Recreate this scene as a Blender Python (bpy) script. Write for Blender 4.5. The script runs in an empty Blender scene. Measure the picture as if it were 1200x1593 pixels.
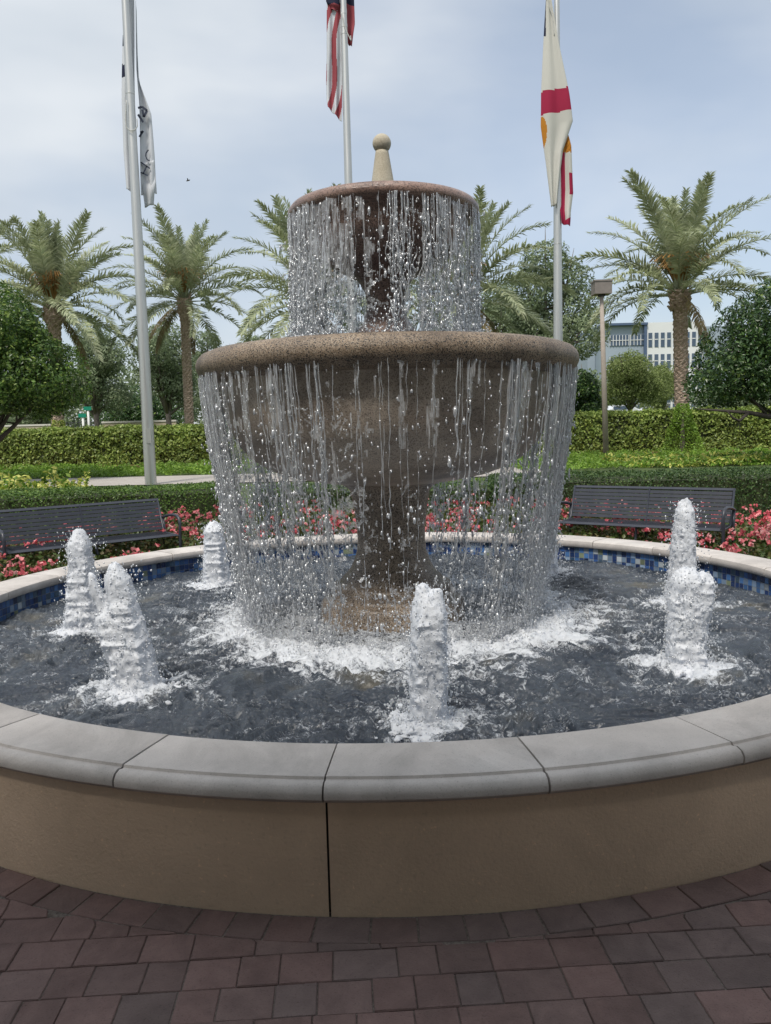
import bpy, math, random
import numpy as np
from mathutils import Vector, Matrix

# ------------------------------------------------------------------ camera
SC = bpy.context.scene
COL = SC.collection
R = math.radians
PITCH, ROLL, FPX = .0976, -.0247, 1248.0
cam_data = bpy.data.cameras.new('camera')
cam = bpy.data.objects.new('camera', cam_data); COL.objects.link(cam); SC.camera = cam
_cp, _sp, _c, _s = math.cos(PITCH), math.sin(PITCH), math.cos(ROLL), math.sin(ROLL)
RC = np.array([[_c, -_s, 0], [_s, _c, 0], [0, 0, 1.]]) @ np.array([[1, 0, 0], [0, -_sp, -_cp], [0, _cp, -_sp]])
CAM = np.array([0, 0, 1.703])
_m = Matrix.Identity(4)
for _i in range(3):
    _m[_i][0] = RC[0][_i]; _m[_i][1] = -RC[1][_i]; _m[_i][2] = -RC[2][_i]; _m[_i][3] = CAM[_i]
cam.matrix_world = _m
cam_data.sensor_fit = 'VERTICAL'; cam_data.sensor_height = 24; cam_data.lens = 24 * FPX / 1593
cam_data.clip_end = 5000; cam_data.clip_start = .05

def at(px, py, Y):                      # the point at world depth Y seen at a photo pixel (survey helper)
    d = RC.T @ np.array([(px - 600) / FPX, (py - 796.5) / FPX, 1.])
    return CAM + d * Y / d[1]

# ------------------------------------------------------------------ world, sun, exposure
SUN_EL, SUN_AZ = 58, 205                # azimuth clockwise from +Y: behind the camera, to the left
world = bpy.data.worlds.new('World'); SC.world = world; world.use_nodes = True
wn, wl = world.node_tree.nodes, world.node_tree.links
wn.clear()
sky = wn.new('ShaderNodeTexSky'); sky.sky_type = 'NISHITA'; sky.sun_disc = False
sky.sun_elevation = R(SUN_EL); sky.sun_rotation = R(SUN_AZ); sky.air_density = 1.0; sky.dust_density = 2.0
tc = wn.new('ShaderNodeTexCoord'); mp = wn.new('ShaderNodeMapping'); mp.inputs['Scale'].default_value = (1.0, 1.0, 2.6)
mp.inputs['Location'].default_value = (4.4, 9, 2)
nz = wn.new('ShaderNodeTexNoise'); nz.inputs['Scale'].default_value = 1.6; nz.inputs['Detail'].default_value = 5; nz.inputs['Roughness'].default_value = .48
nz.inputs['Distortion'].default_value = .25
cr = wn.new('ShaderNodeValToRGB'); cr.color_ramp.elements[0].position = .38; cr.color_ramp.elements[1].position = .63
cr.color_ramp.elements[0].color = (.48, .48, .48, 1); cr.color_ramp.elements[1].color = (.95, .95, .95, 1)
mx = wn.new('ShaderNodeMix'); mx.data_type = 'RGBA'
mx.inputs['B'].default_value = (4.5, 4.85, 5.25, 1)
nz2 = wn.new('ShaderNodeTexNoise'); nz2.inputs['Scale'].default_value = 2.1; nz2.inputs['Detail'].default_value = 4; nz2.inputs['Roughness'].default_value = .5
wl.new(mp.outputs['Vector'], nz2.inputs['Vector'])
cc = wn.new('ShaderNodeValToRGB'); cc.color_ramp.elements[0].position = .36; cc.color_ramp.elements[1].position = .62
cc.color_ramp.elements[0].color = (.375, .415, .46, 1); cc.color_ramp.elements[1].color = (.50, .525, .55, 1)
wl.new(nz2.outputs['Fac'], cc.inputs['Fac'])
vm = wn.new('ShaderNodeVectorMath'); vm.operation = 'SCALE'; vm.inputs['Scale'].default_value = 10; wl.new(cc.outputs['Color'], vm.inputs[0]); wl.new(vm.outputs[0], mx.inputs['B'])
bg = wn.new('ShaderNodeBackground'); bg.inputs['Strength'].default_value = .115
wo = wn.new('ShaderNodeOutputWorld')
wl.new(tc.outputs['Generated'], mp.inputs['Vector']); wl.new(mp.outputs['Vector'], nz.inputs['Vector'])
sx = wn.new('ShaderNodeSeparateXYZ'); wl.new(tc.outputs['Generated'], sx.inputs[0])
el = wn.new('ShaderNodeMapRange'); el.inputs['From Min'].default_value = 0; el.inputs['From Max'].default_value = .55
el.inputs['To Min'].default_value = -.10; el.inputs['To Max'].default_value = .09
wl.new(sx.outputs['Z'], el.inputs['Value'])
ad = wn.new('ShaderNodeMath'); ad.operation = 'ADD'; wl.new(nz.outputs['Fac'], ad.inputs[0]); wl.new(el.outputs['Result'], ad.inputs[1])
wl.new(ad.outputs[0], cr.inputs['Fac']); wl.new(cr.outputs['Color'], mx.inputs['Factor'])
wl.new(sky.outputs['Color'], mx.inputs['A']); wl.new(mx.outputs['Result'], bg.inputs['Color'])
wl.new(bg.outputs['Background'], wo.inputs['Surface'])
sd = bpy.data.lights.new('sun', 'SUN'); sd.energy = 2.3; sd.angle = R(11); sd.color = (1, .94, .85)
sun = bpy.data.objects.new('sun', sd); COL.objects.link(sun)
_sv = Vector((math.sin(R(SUN_AZ)) * math.cos(R(SUN_EL)), math.cos(R(SUN_AZ)) * math.cos(R(SUN_EL)), math.sin(R(SUN_EL))))
sun.rotation_euler = _sv.to_track_quat('Z', 'Y').to_euler(); sun.location = (-10, -20, 30)
SC.view_settings.view_transform = 'Standard'; SC.view_settings.look = 'None'
SC.view_settings.exposure = 0.52; SC.view_settings.gamma = 1; SC.view_settings.use_curve_mapping = False
SC.render.engine = 'CYCLES'
cy = SC.cycles; cy.max_bounces = 8; cy.transparent_max_bounces = 24; cy.transmission_bounces = 8; cy.glossy_bounces = 3; cy.diffuse_bounces = 3
cy.caustics_reflective = False; cy.caustics_refractive = False; cy.sample_clamp_indirect = 4

# ------------------------------------------------------------------ helpers
rng = np.random.default_rng(7)
random.seed(7)

def link(o, parent=None):
    COL.objects.link(o)
    if parent is not None: o.parent = parent
    return o

def tag(o, label=None, cat=None, group=None, kind=None):
    if label: o['label'] = label
    if cat: o['category'] = cat
    if group: o['group'] = group
    if kind: o['kind'] = kind
    return o

def empty(name, loc=(0, 0, 0), rz=0, **k):
    o = bpy.data.objects.new(name, None); COL.objects.link(o)
    o.location = loc; o.rotation_euler = (0, 0, rz); o.empty_display_size = .1
    return tag(o, **k)

def mesh_np(V, faces, smooth=False, attr=None, col=None, midx=None, name='mesh'):
    """V (n,3); faces: list of (m,k) int arrays; attr: dict name->per-vertex float; col: per-face rgb"""
    me = bpy.data.meshes.new(name)
    V = np.asarray(V, np.float32); fs = [np.asarray(f, np.int32) for f in faces if len(f)]
    me.vertices.add(len(V)); me.vertices.foreach_set('co', V.ravel())
    tot = np.concatenate([np.full(len(f), f.shape[1], np.int32) for f in fs])
    idx = np.concatenate([f.ravel() for f in fs])
    me.loops.add(len(idx)); me.loops.foreach_set('vertex_index', idx)
    me.polygons.add(len(tot)); me.polygons.foreach_set('loop_start', np.concatenate([[0], np.cumsum(tot)[:-1]]).astype(np.int32))
    me.polygons.foreach_set('loop_total', tot)
    me.polygons.foreach_set('use_smooth', np.full(len(tot), bool(smooth)))
    if midx is not None: me.polygons.foreach_set('material_index', np.asarray(midx, np.int32))
    me.update(calc_edges=True)
    for k, a in (attr or {}).items():
        at_ = me.attributes.new(k, 'FLOAT', 'POINT'); at_.data.foreach_set('value', np.asarray(a, np.float32))
    if col is not None:
        ca = me.attributes.new('Col', 'FLOAT_COLOR', 'CORNER')
        cc = np.repeat(np.c_[np.asarray(col, np.float32), np.ones(len(col), np.float32)], tot, axis=0)
        ca.data.foreach_set('color', cc.ravel())
    return me

def obj(name, me, mats, parent=None, loc=None, rz=0, **k):
    o = bpy.data.objects.new(name, me)
    if not isinstance(mats, (list, tuple)): mats = [mats]
    if len(me.materials) == 0:
        for m in mats: me.materials.append(m)
    link(o, parent)
    if loc is not None: o.location = loc
    if rz: o.rotation_euler = (0, 0, rz)
    return tag(o, **k)

class MB:
    def __init__(s): s.v = []; s.q = []; s.t = []; s.n = 0
    def add(s, V, q=None, t=None):
        V = np.asarray(V, float).reshape(-1, 3)
        if q is not None and len(q): s.q.append(np.asarray(q, int) + s.n)
        if t is not None and len(t): s.t.append(np.asarray(t, int) + s.n)
        s.v.append(V); s.n += len(V)
    def box(s, c, d, rz=0, rx=0):
        x, y, z = [a / 2 for a in d]
        P = np.array([[i, j, k] for i in (-x, x) for j in (-y, y) for k in (-z, z)])
        if rx: P = P @ np.array([[1, 0, 0], [0, math.cos(rx), math.sin(rx)], [0, -math.sin(rx), math.cos(rx)]])
        if rz: P = P @ np.array([[math.cos(rz), math.sin(rz), 0], [-math.sin(rz), math.cos(rz), 0], [0, 0, 1]])
        s.add(P + np.array(c), [[0, 1, 3, 2], [4, 6, 7, 5], [0, 4, 5, 1], [2, 3, 7, 6], [0, 2, 6, 4], [1, 5, 7, 3]])
    def tube(s, P, r, n=8, caps=True):
        P = np.asarray(P, float); K = len(P); r = np.broadcast_to(np.asarray(r, float), (K,))
        T = np.gradient(P, axis=0); T /= np.linalg.norm(T, axis=1)[:, None] + 1e-12
        ref = np.array([0, 0, 1.]) if abs(T[0][2]) < .9 else np.array([1., 0, 0])
        V = []
        for i in range(K):
            u = ref - T[i] * (ref @ T[i]); u /= np.linalg.norm(u) + 1e-12; w = np.cross(T[i], u); ref = u
            a = np.arange(n) * 2 * np.pi / n
            V.append(P[i] + r[i] * (np.cos(a)[:, None] * u + np.sin(a)[:, None] * w))
        V = np.concatenate(V)
        j = np.arange(n); q = np.concatenate([np.c_[i * n + j, i * n + (j + 1) % n, (i + 1) * n + (j + 1) % n, (i + 1) * n + j] for i in range(K - 1)])
        b = len(V); V = np.concatenate([V, P[:1], P[-1:]])
        t = np.concatenate([np.c_[np.full(n, b), (j + 1) % n, j], np.c_[np.full(n, b + 1), (K - 1) * n + j, (K - 1) * n + (j + 1) % n]])
        s.add(V, q, t if caps else None)
    def lathe(s, prof, n=96, c=(0, 0), a0=0, a1=2 * math.pi):
        prof = np.asarray(prof, float); K = len(prof); full = abs(a1 - a0 - 2 * math.pi) < 1e-6
        m = n if full else n + 1
        a = a0 + np.arange(m) * (a1 - a0) / n
        V = np.stack([c[0] + prof[:, None, 0] * np.cos(a), c[1] + prof[:, None, 0] * np.sin(a), np.broadcast_to(prof[:, 1][:, None], (K, m))], -1).reshape(-1, 3)
        j = np.arange(n); k = (j + 1) % m
        q = np.concatenate([np.c_[i * m + j, i * m + k, (i + 1) * m + k, (i + 1) * m + j] for i in range(K - 1)])
        s.add(V, q)
    def mesh(s, smooth=False, name='mesh'):
        f = []
        if s.q: f.append(np.concatenate(s.q))
        if s.t: f.append(np.concatenate(s.t))
        return mesh_np(np.concatenate(s.v), f, smooth, name=name)

def bevel(o, w=.004, seg=2):
    m = o.modifiers.new('bevel', 'BEVEL'); m.width = w; m.segments = seg; m.limit_method = 'ANGLE'; m.angle_limit = R(35); return o

def autosmooth(me, ang=35):
    me.polygons.foreach_set('use_smooth', np.ones(len(me.polygons), bool))
    me.set_sharp_from_angle(angle=R(ang)); return me

# numpy value noise
def _hash(ix, iy, iz):
    h = (ix * 374761393 + iy * 668265263 + iz * 2147483647 + 1274126177) & 0xffffffff
    h = ((h ^ (h >> 13)) * 1274126177) & 0xffffffff
    h = ((h ^ (h >> 16)) * 2246822519) & 0xffffffff
    return ((h ^ (h >> 15)) & 0xffffff) / float(0xffffff)
def vnoise(P):
    P = np.asarray(P, float); I = np.floor(P).astype(np.int64); F = P - I; F = F * F * (3 - 2 * F)
    o = 0
    for dx in (0, 1):
        for dy in (0, 1):
            for dz in (0, 1):
                w = (F[..., 0] if dx else 1 - F[..., 0]) * (F[..., 1] if dy else 1 - F[..., 1]) * (F[..., 2] if dz else 1 - F[..., 2])
                o = o + w * _hash(I[..., 0] + dx, I[..., 1] + dy, I[..., 2] + dz)
    return o * 2 - 1
def fbm(P, oct=4, gain=.5):
    P = np.asarray(P, float); a, o, t = 1., 0, 0
    for i in range(oct): o = o + a * vnoise(P * 2 ** i + i * 17.3); t += a; a *= gain
    return o / t

# icosphere template
_t = (1 + 5 ** .5) / 2
ICO_V = np.array([(-1, _t, 0), (1, _t, 0), (-1, -_t, 0), (1, -_t, 0), (0, -1, _t), (0, 1, _t), (0, -1, -_t), (0, 1, -_t), (_t, 0, -1), (_t, 0, 1), (-_t, 0, -1), (-_t, 0, 1)])
ICO_V = ICO_V / np.linalg.norm(ICO_V[0])
ICO_F = np.array([(0, 11, 5), (0, 5, 1), (0, 1, 7), (0, 7, 10), (0, 10, 11), (1, 5, 9), (5, 11, 4), (11, 10, 2), (10, 7, 6), (7, 1, 8), (3, 9, 4), (3, 4, 2), (3, 2, 6), (3, 6, 8), (3, 8, 9), (4, 9, 5), (2, 4, 11), (6, 2, 10), (8, 6, 7), (9, 8, 1)])
def drops(C, S):
    """C (n,3) centres, S (n,3) radii -> V, tris"""
    C = np.asarray(C); S = np.asarray(S); n = len(C)
    if S.ndim == 1: S = np.repeat(S[:, None], 3, 1)
    V = (C[:, None, :] + ICO_V[None] * S[:, None, :] * rng.uniform(.62, 1.38, (n, 12, 1))).reshape(-1, 3)
    F = (ICO_F[None] + (np.arange(n) * 12)[:, None, None]).reshape(-1, 3)
    return V, F

def leaves(C, size, up=.35, asp=.5, seed=0, nrm=None):
    """rhombic leaf faces at C; returns V, quads"""
    g = np.random.default_rng(seed); n = len(C)
    N = g.normal(size=(n, 3)); N[:, 2] += up * 2
    if nrm is not None: N = N * .8 + nrm * 1.2
    N /= np.linalg.norm(N, axis=1)[:, None]
    T = np.cross(N, g.normal(size=(n, 3))); T /= np.linalg.norm(T, axis=1)[:, None]
    B = np.cross(N, T)
    s = (size * g.uniform(.65, 1.3, n))[:, None]
    V = np.stack([C - T * s * .5, C + B * s * asp * .5 + N * s * .08, C + T * s * .5, C - B * s * asp * .5 + N * s * .08], 1).reshape(-1, 3)
    return V, np.arange(n * 4).reshape(-1, 4)

# ------------------------------------------------------------------ materials
def mat(name):
    m = bpy.data.materials.new(name); m.use_nodes = True; m.node_tree.nodes.clear()
    return m, m.node_tree.nodes, m.node_tree.links
def node(n, t, **k):
    x = n.new(t)
    for a, b in k.items():
        if a.startswith('_'): setattr(x, a[1:], b)
        else: x.inputs[a.replace('__', ' ')].default_value = b
    return x
def ramp(n, stops):
    c = n.new('ShaderNodeValToRGB'); e = c.color_ramp.elements
    while len(e) < len(stops): e.new(.5)
    for i, (p, col) in enumerate(stops):
        e[i].position = p; e[i].color = (*col, 1) if len(col) == 3 else col
    return c
def out(n, l, sh):
    o = n.new('ShaderNodeOutputMaterial'); l.new(sh, o.inputs['Surface'])

def pbr(name, c1, c2=None, scale=5, rough=.7, metal=0, bump=0, bscale=60, rough2=None, spec=.5, detail=5, stretch=None, coord='Object', c3=None, dist=.01, rand=0, mottle=None):
    """two-tone noise surface with fine bump"""
    m, n, l = mat(name)
    p = node(n, 'ShaderNodeBsdfPrincipled', Roughness=rough, Metallic=metal); p.inputs['Specular IOR Level'].default_value = spec
    tcn = n.new('ShaderNodeTexCoord'); mpn = n.new('ShaderNodeMapping'); l.new(tcn.outputs[coord], mpn.inputs['Vector'])
    if stretch: mpn.inputs['Scale'].default_value = stretch
    if rand:
        oi = n.new('ShaderNodeObjectInfo'); ml = node(n, 'ShaderNodeMath', _operation='MULTIPLY'); ml.inputs[1].default_value = 50
        l.new(oi.outputs['Random'], ml.inputs[0]); l.new(ml.outputs[0], mpn.inputs['Location'])
    nn = node(n, 'ShaderNodeTexNoise', Scale=scale, Detail=detail, Roughness=.6); l.new(mpn.outputs['Vector'], nn.inputs['Vector'])
    st = [(.3, c1), (.7, c2 or c1)] if not c3 else [(.25, c1), (.5, c2), (.75, c3)]
    r = ramp(n, st); l.new(nn.outputs['Fac'], r.inputs['Fac'])
    colout = r.outputs['Color']
    if rand:
        hsv = n.new('ShaderNodeHueSaturation'); mr = node(n, 'ShaderNodeMapRange'); mr.inputs['To Min'].default_value = 1 - rand; mr.inputs['To Max'].default_value = 1 + rand
        l.new(oi.outputs['Random'], mr.inputs['Value']); l.new(mr.outputs['Result'], hsv.inputs['Value']); l.new(colout, hsv.inputs['Color']); colout = hsv.outputs['Color']
    if mottle:
        n2 = node(n, 'ShaderNodeTexNoise', Scale=mottle[0], Detail=8, Roughness=.7, Distortion=.7); l.new(mpn.outputs['Vector'], n2.inputs['Vector'])
        r2 = ramp(n, [(.36, (mottle[1],) * 3), (.58, (1, 1, 1))]); l.new(n2.outputs['Fac'], r2.inputs['Fac'])
        n3 = node(n, 'ShaderNodeTexNoise', Scale=mottle[2], Detail=2); l.new(mpn.outputs['Vector'], n3.inputs['Vector'])
        r3 = ramp(n, [(.27, (mottle[3],) * 3), (.40, (1, 1, 1)), (.66, (1, 1, 1)), (.76, (1.25, 1.22, 1.18))]); l.new(n3.outputs['Fac'], r3.inputs['Fac'])
        for rr in (r2, r3):
            mm = n.new('ShaderNodeMix'); mm.data_type = 'RGBA'; mm.blend_type = 'MULTIPLY'; mm.inputs['Factor'].default_value = 1
            l.new(colout, mm.inputs['A']); l.new(rr.outputs['Color'], mm.inputs['B']); colout = mm.outputs['Result']
    l.new(colout, p.inputs['Base Color'])
    if rough2 is not None:
        mr2 = node(n, 'ShaderNodeMapRange'); mr2.inputs['From Min'].default_value = .3; mr2.inputs['From Max'].default_value = .7
        mr2.inputs['To Min'].default_value = rough; mr2.inputs['To Max'].default_value = rough2
        l.new(nn.outputs['Fac'], mr2.inputs['Value']); l.new(mr2.outputs['Result'], p.inputs['Roughness'])
    if bump:
        nb = node(n, 'ShaderNodeTexNoise', Scale=bscale, Detail=4, Roughness=.65); l.new(mpn.outputs['Vector'], nb.inputs['Vector'])
        b = node(n, 'ShaderNodeBump', Strength=bump, Distance=dist); l.new(nb.outputs['Fac'], b.inputs['Height']); l.new(b.outputs['Normal'], p.inputs['Normal'])
    out(n, l, p.outputs['BSDF']); return m

def leafmat(name, stops, rough=.5, trans=.35, spec=.4):
    m, n, l = mat(name)
    g = n.new('ShaderNodeNewGeometry'); r = ramp(n, stops); l.new(g.outputs['Random Per Island'], r.inputs['Fac'])
    tcn = n.new('ShaderNodeTexCoord'); nn = node(n, 'ShaderNodeTexNoise', Scale=1.3, Detail=3); l.new(tcn.outputs['Object'], nn.inputs['Vector'])
    hs = n.new('ShaderNodeHueSaturation'); mr = node(n, 'ShaderNodeMapRange'); mr.inputs['From Min'].default_value = .3; mr.inputs['From Max'].default_value = .7
    mr.inputs['To Min'].default_value = .7; mr.inputs['To Max'].default_value = 1.35
    l.new(nn.outputs['Fac'], mr.inputs['Value']); l.new(mr.outputs['Result'], hs.inputs['Value']); l.new(r.outputs['Color'], hs.inputs['Color'])
    p = node(n, 'ShaderNodeBsdfPrincipled', Roughness=rough); p.inputs['Specular IOR Level'].default_value = spec
    l.new(hs.outputs['Color'], p.inputs['Base Color'])
    t = n.new('ShaderNodeBsdfTranslucent'); l.new(hs.outputs['Color'], t.inputs['Color'])
    mxs = node(n, 'ShaderNodeMixShader', Fac=trans); l.new(p.outputs['BSDF'], mxs.inputs[1]); l.new(t.outputs['BSDF'], mxs.inputs[2])
    out(n, l, mxs.outputs[0]); return m

def colmat(name, rough=.6, bump=0, spec=.5, trans=0):
    m, n, l = mat(name)
    a = node(n, 'ShaderNodeAttribute', _attribute_name='Col')
    p = node(n, 'ShaderNodeBsdfPrincipled', Roughness=rough); p.inputs['Specular IOR Level'].default_value = spec
    l.new(a.outputs['Color'], p.inputs['Base Color'])
    o_ = p.outputs['BSDF']
    if trans:
        t = n.new('ShaderNodeBsdfTranslucent'); l.new(a.outputs['Color'], t.inputs['Color'])
        mxs = node(n, 'ShaderNodeMixShader', Fac=trans); l.new(o_, mxs.inputs[1]); l.new(t.outputs['BSDF'], mxs.inputs[2]); o_ = mxs.outputs[0]
    out(n, l, o_); return m

def granite(name, base, dark, light, rough=.35, fleck=90, grime=None):
    """exposed-aggregate cast stone: dark and light chips in a matrix"""
    m, n, l = mat(name)
    tcn = n.new('ShaderNodeTexCoord')
    v = node(n, 'ShaderNodeTexVoronoi', Scale=fleck); l.new(tcn.outputs['Object'], v.inputs['Vector'])
    sep = n.new('ShaderNodeSeparateColor'); l.new(v.outputs['Color'], sep.inputs['Color'])
    r = ramp(n, [(.0, dark), (.2, dark), (.26, base), (.78, base), (.86, light)]); l.new(sep.outputs['Red'], r.inputs['Fac'])
    nn = node(n, 'ShaderNodeTexNoise', Scale=2.5, Detail=6, Roughness=.65); l.new(tcn.outputs['Object'], nn.inputs['Vector'])
    g = ramp(n, [(.32, grime or (.35, .33, .33)), (.62, (1, 1, 1))]); l.new(nn.outputs['Fac'], g.inputs['Fac'])
    mxn = n.new('ShaderNodeMix'); mxn.data_type = 'RGBA'; mxn.blend_type = 'MULTIPLY'; mxn.inputs['Factor'].default_value = .9
    l.new(r.outputs['Color'], mxn.inputs['A']); l.new(g.outputs['Color'], mxn.inputs['B'])
    p = node(n, 'ShaderNodeBsdfPrincipled', Roughness=rough); l.new(mxn.outputs['Result'], p.inputs['Base Color'])
    b = node(n, 'ShaderNodeBump', Strength=.5, Distance=.004); l.new(v.outputs['Distance'], b.inputs['Height']); l.new(b.outputs['Normal'], p.inputs['Normal'])
    out(n, l, p.outputs['BSDF']); return m

M = {}
M['coping'] = pbr('coping_stone', (.46, .43, .405), (.58, .54, .51), 2.4, .75, bump=.5, bscale=120, c3=(.64, .61, .585), dist=.003, rand=.07, mottle=(1.7, .72, 170, .72))
M['mortar'] = pbr('mortar', (.16, .15, .14), (.22, .2, .19), 20, .9)
M['stucco'] = pbr('tan_stucco', (.62, .47, .34), (.70, .535, .39), 1.6, .8, bump=.55, bscale=70, dist=.006, mottle=(1.1, .86, 60, .9))
M['paver_a'] = pbr('paver_red_brown', (.18, .112, .10), (.215, .14, .126), 14, .85, bump=.9, bscale=120, dist=.004, rand=.13, mottle=(4.5, .72, 190, .6))
M['paver_b'] = pbr('paver_charcoal', (.150, .108, .100), (.185, .136, .125), 14, .85, bump=.9, bscale=120, dist=.004, rand=.13, mottle=(4.5, .72, 190, .6))
M['paver_c'] = pbr('paver_brown', (.160, .106, .096), (.195, .133, .12), 14, .85, bump=.9, bscale=120, dist=.004, rand=.13, mottle=(4.5, .72, 190, .6))
M['sand'] = pbr('joint_sand', (.07, .055, .048), (.26, .23, .20), 70, .95, bump=.8, bscale=150)
M['wet_low'] = granite('lower_bowl_stone', (.30, .225, .155), (.035, .03, .03), (.42, .35, .27), rough=.5, fleck=190)
M['wet_body'] = granite('wet_bowl_body', (.55, .455, .37), (.32, .265, .22), (.62, .54, .46), rough=.28, fleck=150)
M['wet_top'] = granite('upper_bowl_stone', (.44, .30, .25), (.18, .13, .115), (.30, .20, .16), rough=.3, fleck=150)
M['wet_dark'] = granite('wet_pedestal_stone', (.44, .36, .28), (.14, .11, .09), (.3, .25, .2), rough=.22, fleck=150)
M['finial'] = granite('finial_stone', (.52, .47, .37), (.44, .40, .31), (.58, .54, .44), rough=.75, fleck=220, grime=(.75, .7, .63))
M['alu'] = pbr('brushed_aluminium', (.50, .50, .48), (.60, .60, .58), 3, .38, metal=.85, bump=.05, bscale=80, stretch=(20, 20, .4), rough2=.48)
M['bench'] = pbr('black_painted_steel', (.03, .034, .048), (.042, .047, .062), 4, .32, rough2=.45, bump=.05)
M['rope'] = pbr('white_rope', (.45, .45, .43), (.6, .6, .58), 50, .8)
M['darkmetal'] = pbr('dark_metal', (.03, .03, .032), (.05, .05, .05), 6, .5)
M['lamp_head'] = pbr('bronze_lamp_head', (.19, .165, .15), (.24, .21, .19), 5, .5)
M['lamp_pole'] = pbr('concrete_lamp_pole', (.34, .29, .245), (.44, .38, .33), 3, .8, bump=.3, bscale=40)
M['frond'] = leafmat('palm_frond_leaf', [(0, (.27, .31, .18)), (.5, (.38, .42, .26)), (1, (.52, .54, .37))], rough=.45, trans=.3)
M['frond_old'] = leafmat('palm_frond_old', [(0, (.20, .17, .08)), (.5, (.30, .24, .12)), (1, (.34, .24, .15))], rough=.6, trans=.3)
M['fruit'] = leafmat('palm_fruit_stalk', [(0, (.32, .17, .05)), (1, (.45, .26, .09))], rough=.6, trans=.2)
M['palm_trunk'] = pbr('palm_trunk', (.24, .175, .13), (.42, .32, .25), 9, .9, bump=.8, bscale=30, dist=.03, c3=(.52, .42, .34))
M['bark'] = pbr('grey_bark', (.10, .085, .07), (.20, .17, .145), 8, .9, bump=.8, bscale=30, stretch=(1, 1, .3))
M['bark_dark'] = pbr('dark_bark', (.035, .028, .024), (.07, .06, .05), 8, .9, bump=.8, bscale=30)
M['leaf_dark'] = leafmat('glossy_dark_leaf', [(0, (.026, .058, .02)), (.6, (.05, .10, .032)), (.9, (.09, .16, .045)), (1, (.2, .28, .06))], rough=.32, trans=.22)
M['leaf_bright'] = leafmat('glossy_green_leaf', [(0, (.04, .08, .02)), (.55, (.08, .155, .032)), (.85, (.16, .25, .05)), (1, (.27, .35, .08))], rough=.35, trans=.3)
M['leaf_olive'] = leafmat('olive_leaf', [(0, (.15, .20, .11)), (1, (.30, .36, .21))], rough=.55)
M['leaf_yellowish'] = leafmat('yellowish_leaf', [(0, (.15, .20, .06)), (1, (.28, .34, .12))], rough=.55)
M['hedge_box'] = leafmat('clipped_box_leaf', [(0, (.045, .09, .02)), (.5, (.09, .165, .035)), (1, (.17, .26, .05))], rough=.42, trans=.25)
M['hedge_box_dark'] = leafmat('clipped_box_leaf_dark', [(0, (.03, .06, .02)), (.5, (.055, .11, .032)), (1, (.12, .18, .05))], rough=.42, trans=.25)
M['hedge_tall'] = leafmat('tall_hedge_leaf', [(0, (.12, .18, .035)), (.5, (.21, .29, .065)), (1, (.38, .45, .12))], rough=.42, trans=.3)
M['core'] = pbr('twiggy_inside', (.03, .04, .015), (.05, .06, .025), 10, .95)
M['cover_lime'] = leafmat('lime_ground_cover', [(0, (.12, .23, .03)), (1, (.26, .40, .06))], rough=.45)
M['cover_var'] = leafmat('variegated_leaf', [(0, (.06, .14, .02)), (.45, (.16, .28, .04)), (.55, (.45, .48, .09)), (1, (.68, .66, .22))], rough=.4)
M['pink'] = leafmat('pink_petal', [(0, (.50, .07, .10)), (.5, (.72, .17, .20)), (1, (.85, .45, .44))], rough=.55, trans=.3)
M['yellow'] = leafmat('yellow_petal', [(0, (.75, .5, .04)), (1, (.8, .68, .12))], rough=.55, trans=.3)
M['purple'] = leafmat('purple_petal', [(0, (.2, .07, .3)), (1, (.38, .2, .45))], rough=.55, trans=.3)
M['bed_leaf'] = leafmat('bedding_leaf', [(0, (.05, .09, .02)), (.5, (.09, .14, .035)), (1, (.16, .10, .05))], rough=.4, trans=.25)
M['strap_leaf'] = leafmat('pale_strap_leaf', [(0, (.18, .28, .08)), (1, (.4, .46, .22))], rough=.45, trans=.3)
M['mulch'] = pbr('red_mulch', (.14, .06, .035), (.24, .115, .07), 6, .95, bump=1, bscale=30, dist=.05)
M['lawn'] = pbr('lawn_ground', (.06, .09, .025), (.10, .14, .04), 2, .95, bump=1, bscale=40, dist=.05)
M['drive'] = pbr('driveway_concrete', (.34, .31, .28), (.42, .39, .36), 2, .9, bump=.2)
M['wall_cream'] = pbr('cream_wall', (.50, .43, .31), (.56, .49, .37), 1, .85)
M['wall_cap'] = pbr('pale_cap', (.6, .57, .52), (.65, .62, .57), 2, .8)
M['bld_white'] = pbr('white_facade', (.70, .71, .71), (.76, .77, .77), .1, .7)
M['bld_grey'] = pbr('grey_facade', (.30, .36, .42), (.35, .41, .47), .1, .6)
M['bld_blue'] = pbr('blue_trim', (.07, .11, .19), (.09, .13, .22), .1, .5)
M['glass_far'] = pbr('far_window_glass', (.05, .08, .13), (.09, .13, .19), .5, .12)
M['sign_green'] = pbr('sign_green', (.0, .20, .12), (.0, .24, .15), 2, .5)
M['white_paint'] = pbr('white_paint', (.72, .72, .70), (.78, .78, .76), 2, .5)
M['cloth'] = colmat('flag_cloth', rough=.8, spec=.2, trans=.3)
M['navy'] = pbr('navy_print', (.012, .02, .05), (.02, .03, .06), 5, .7)
M['tile'] = colmat('glazed_tile', rough=.12)
M['grout'] = pbr('grout', (.25, .27, .28), (.35, .36, .37), 20, .9)
M['bird'] = pbr('bird_dark', (.06, .05, .05), (.09, .08, .07), 5, .8)
M['car_paint'] = pbr('white_car_paint', (.62, .64, .66), (.7, .72, .74), .3, .25)
M['tyre'] = pbr('tyre_rubber', (.02, .02, .02), (.03, .03, .03), 5, .8)
M['shade_porch_plaster'] = pbr('shade_porch_plaster', (.50, .44, .36), (.56, .50, .42), 1, .85)

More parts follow.
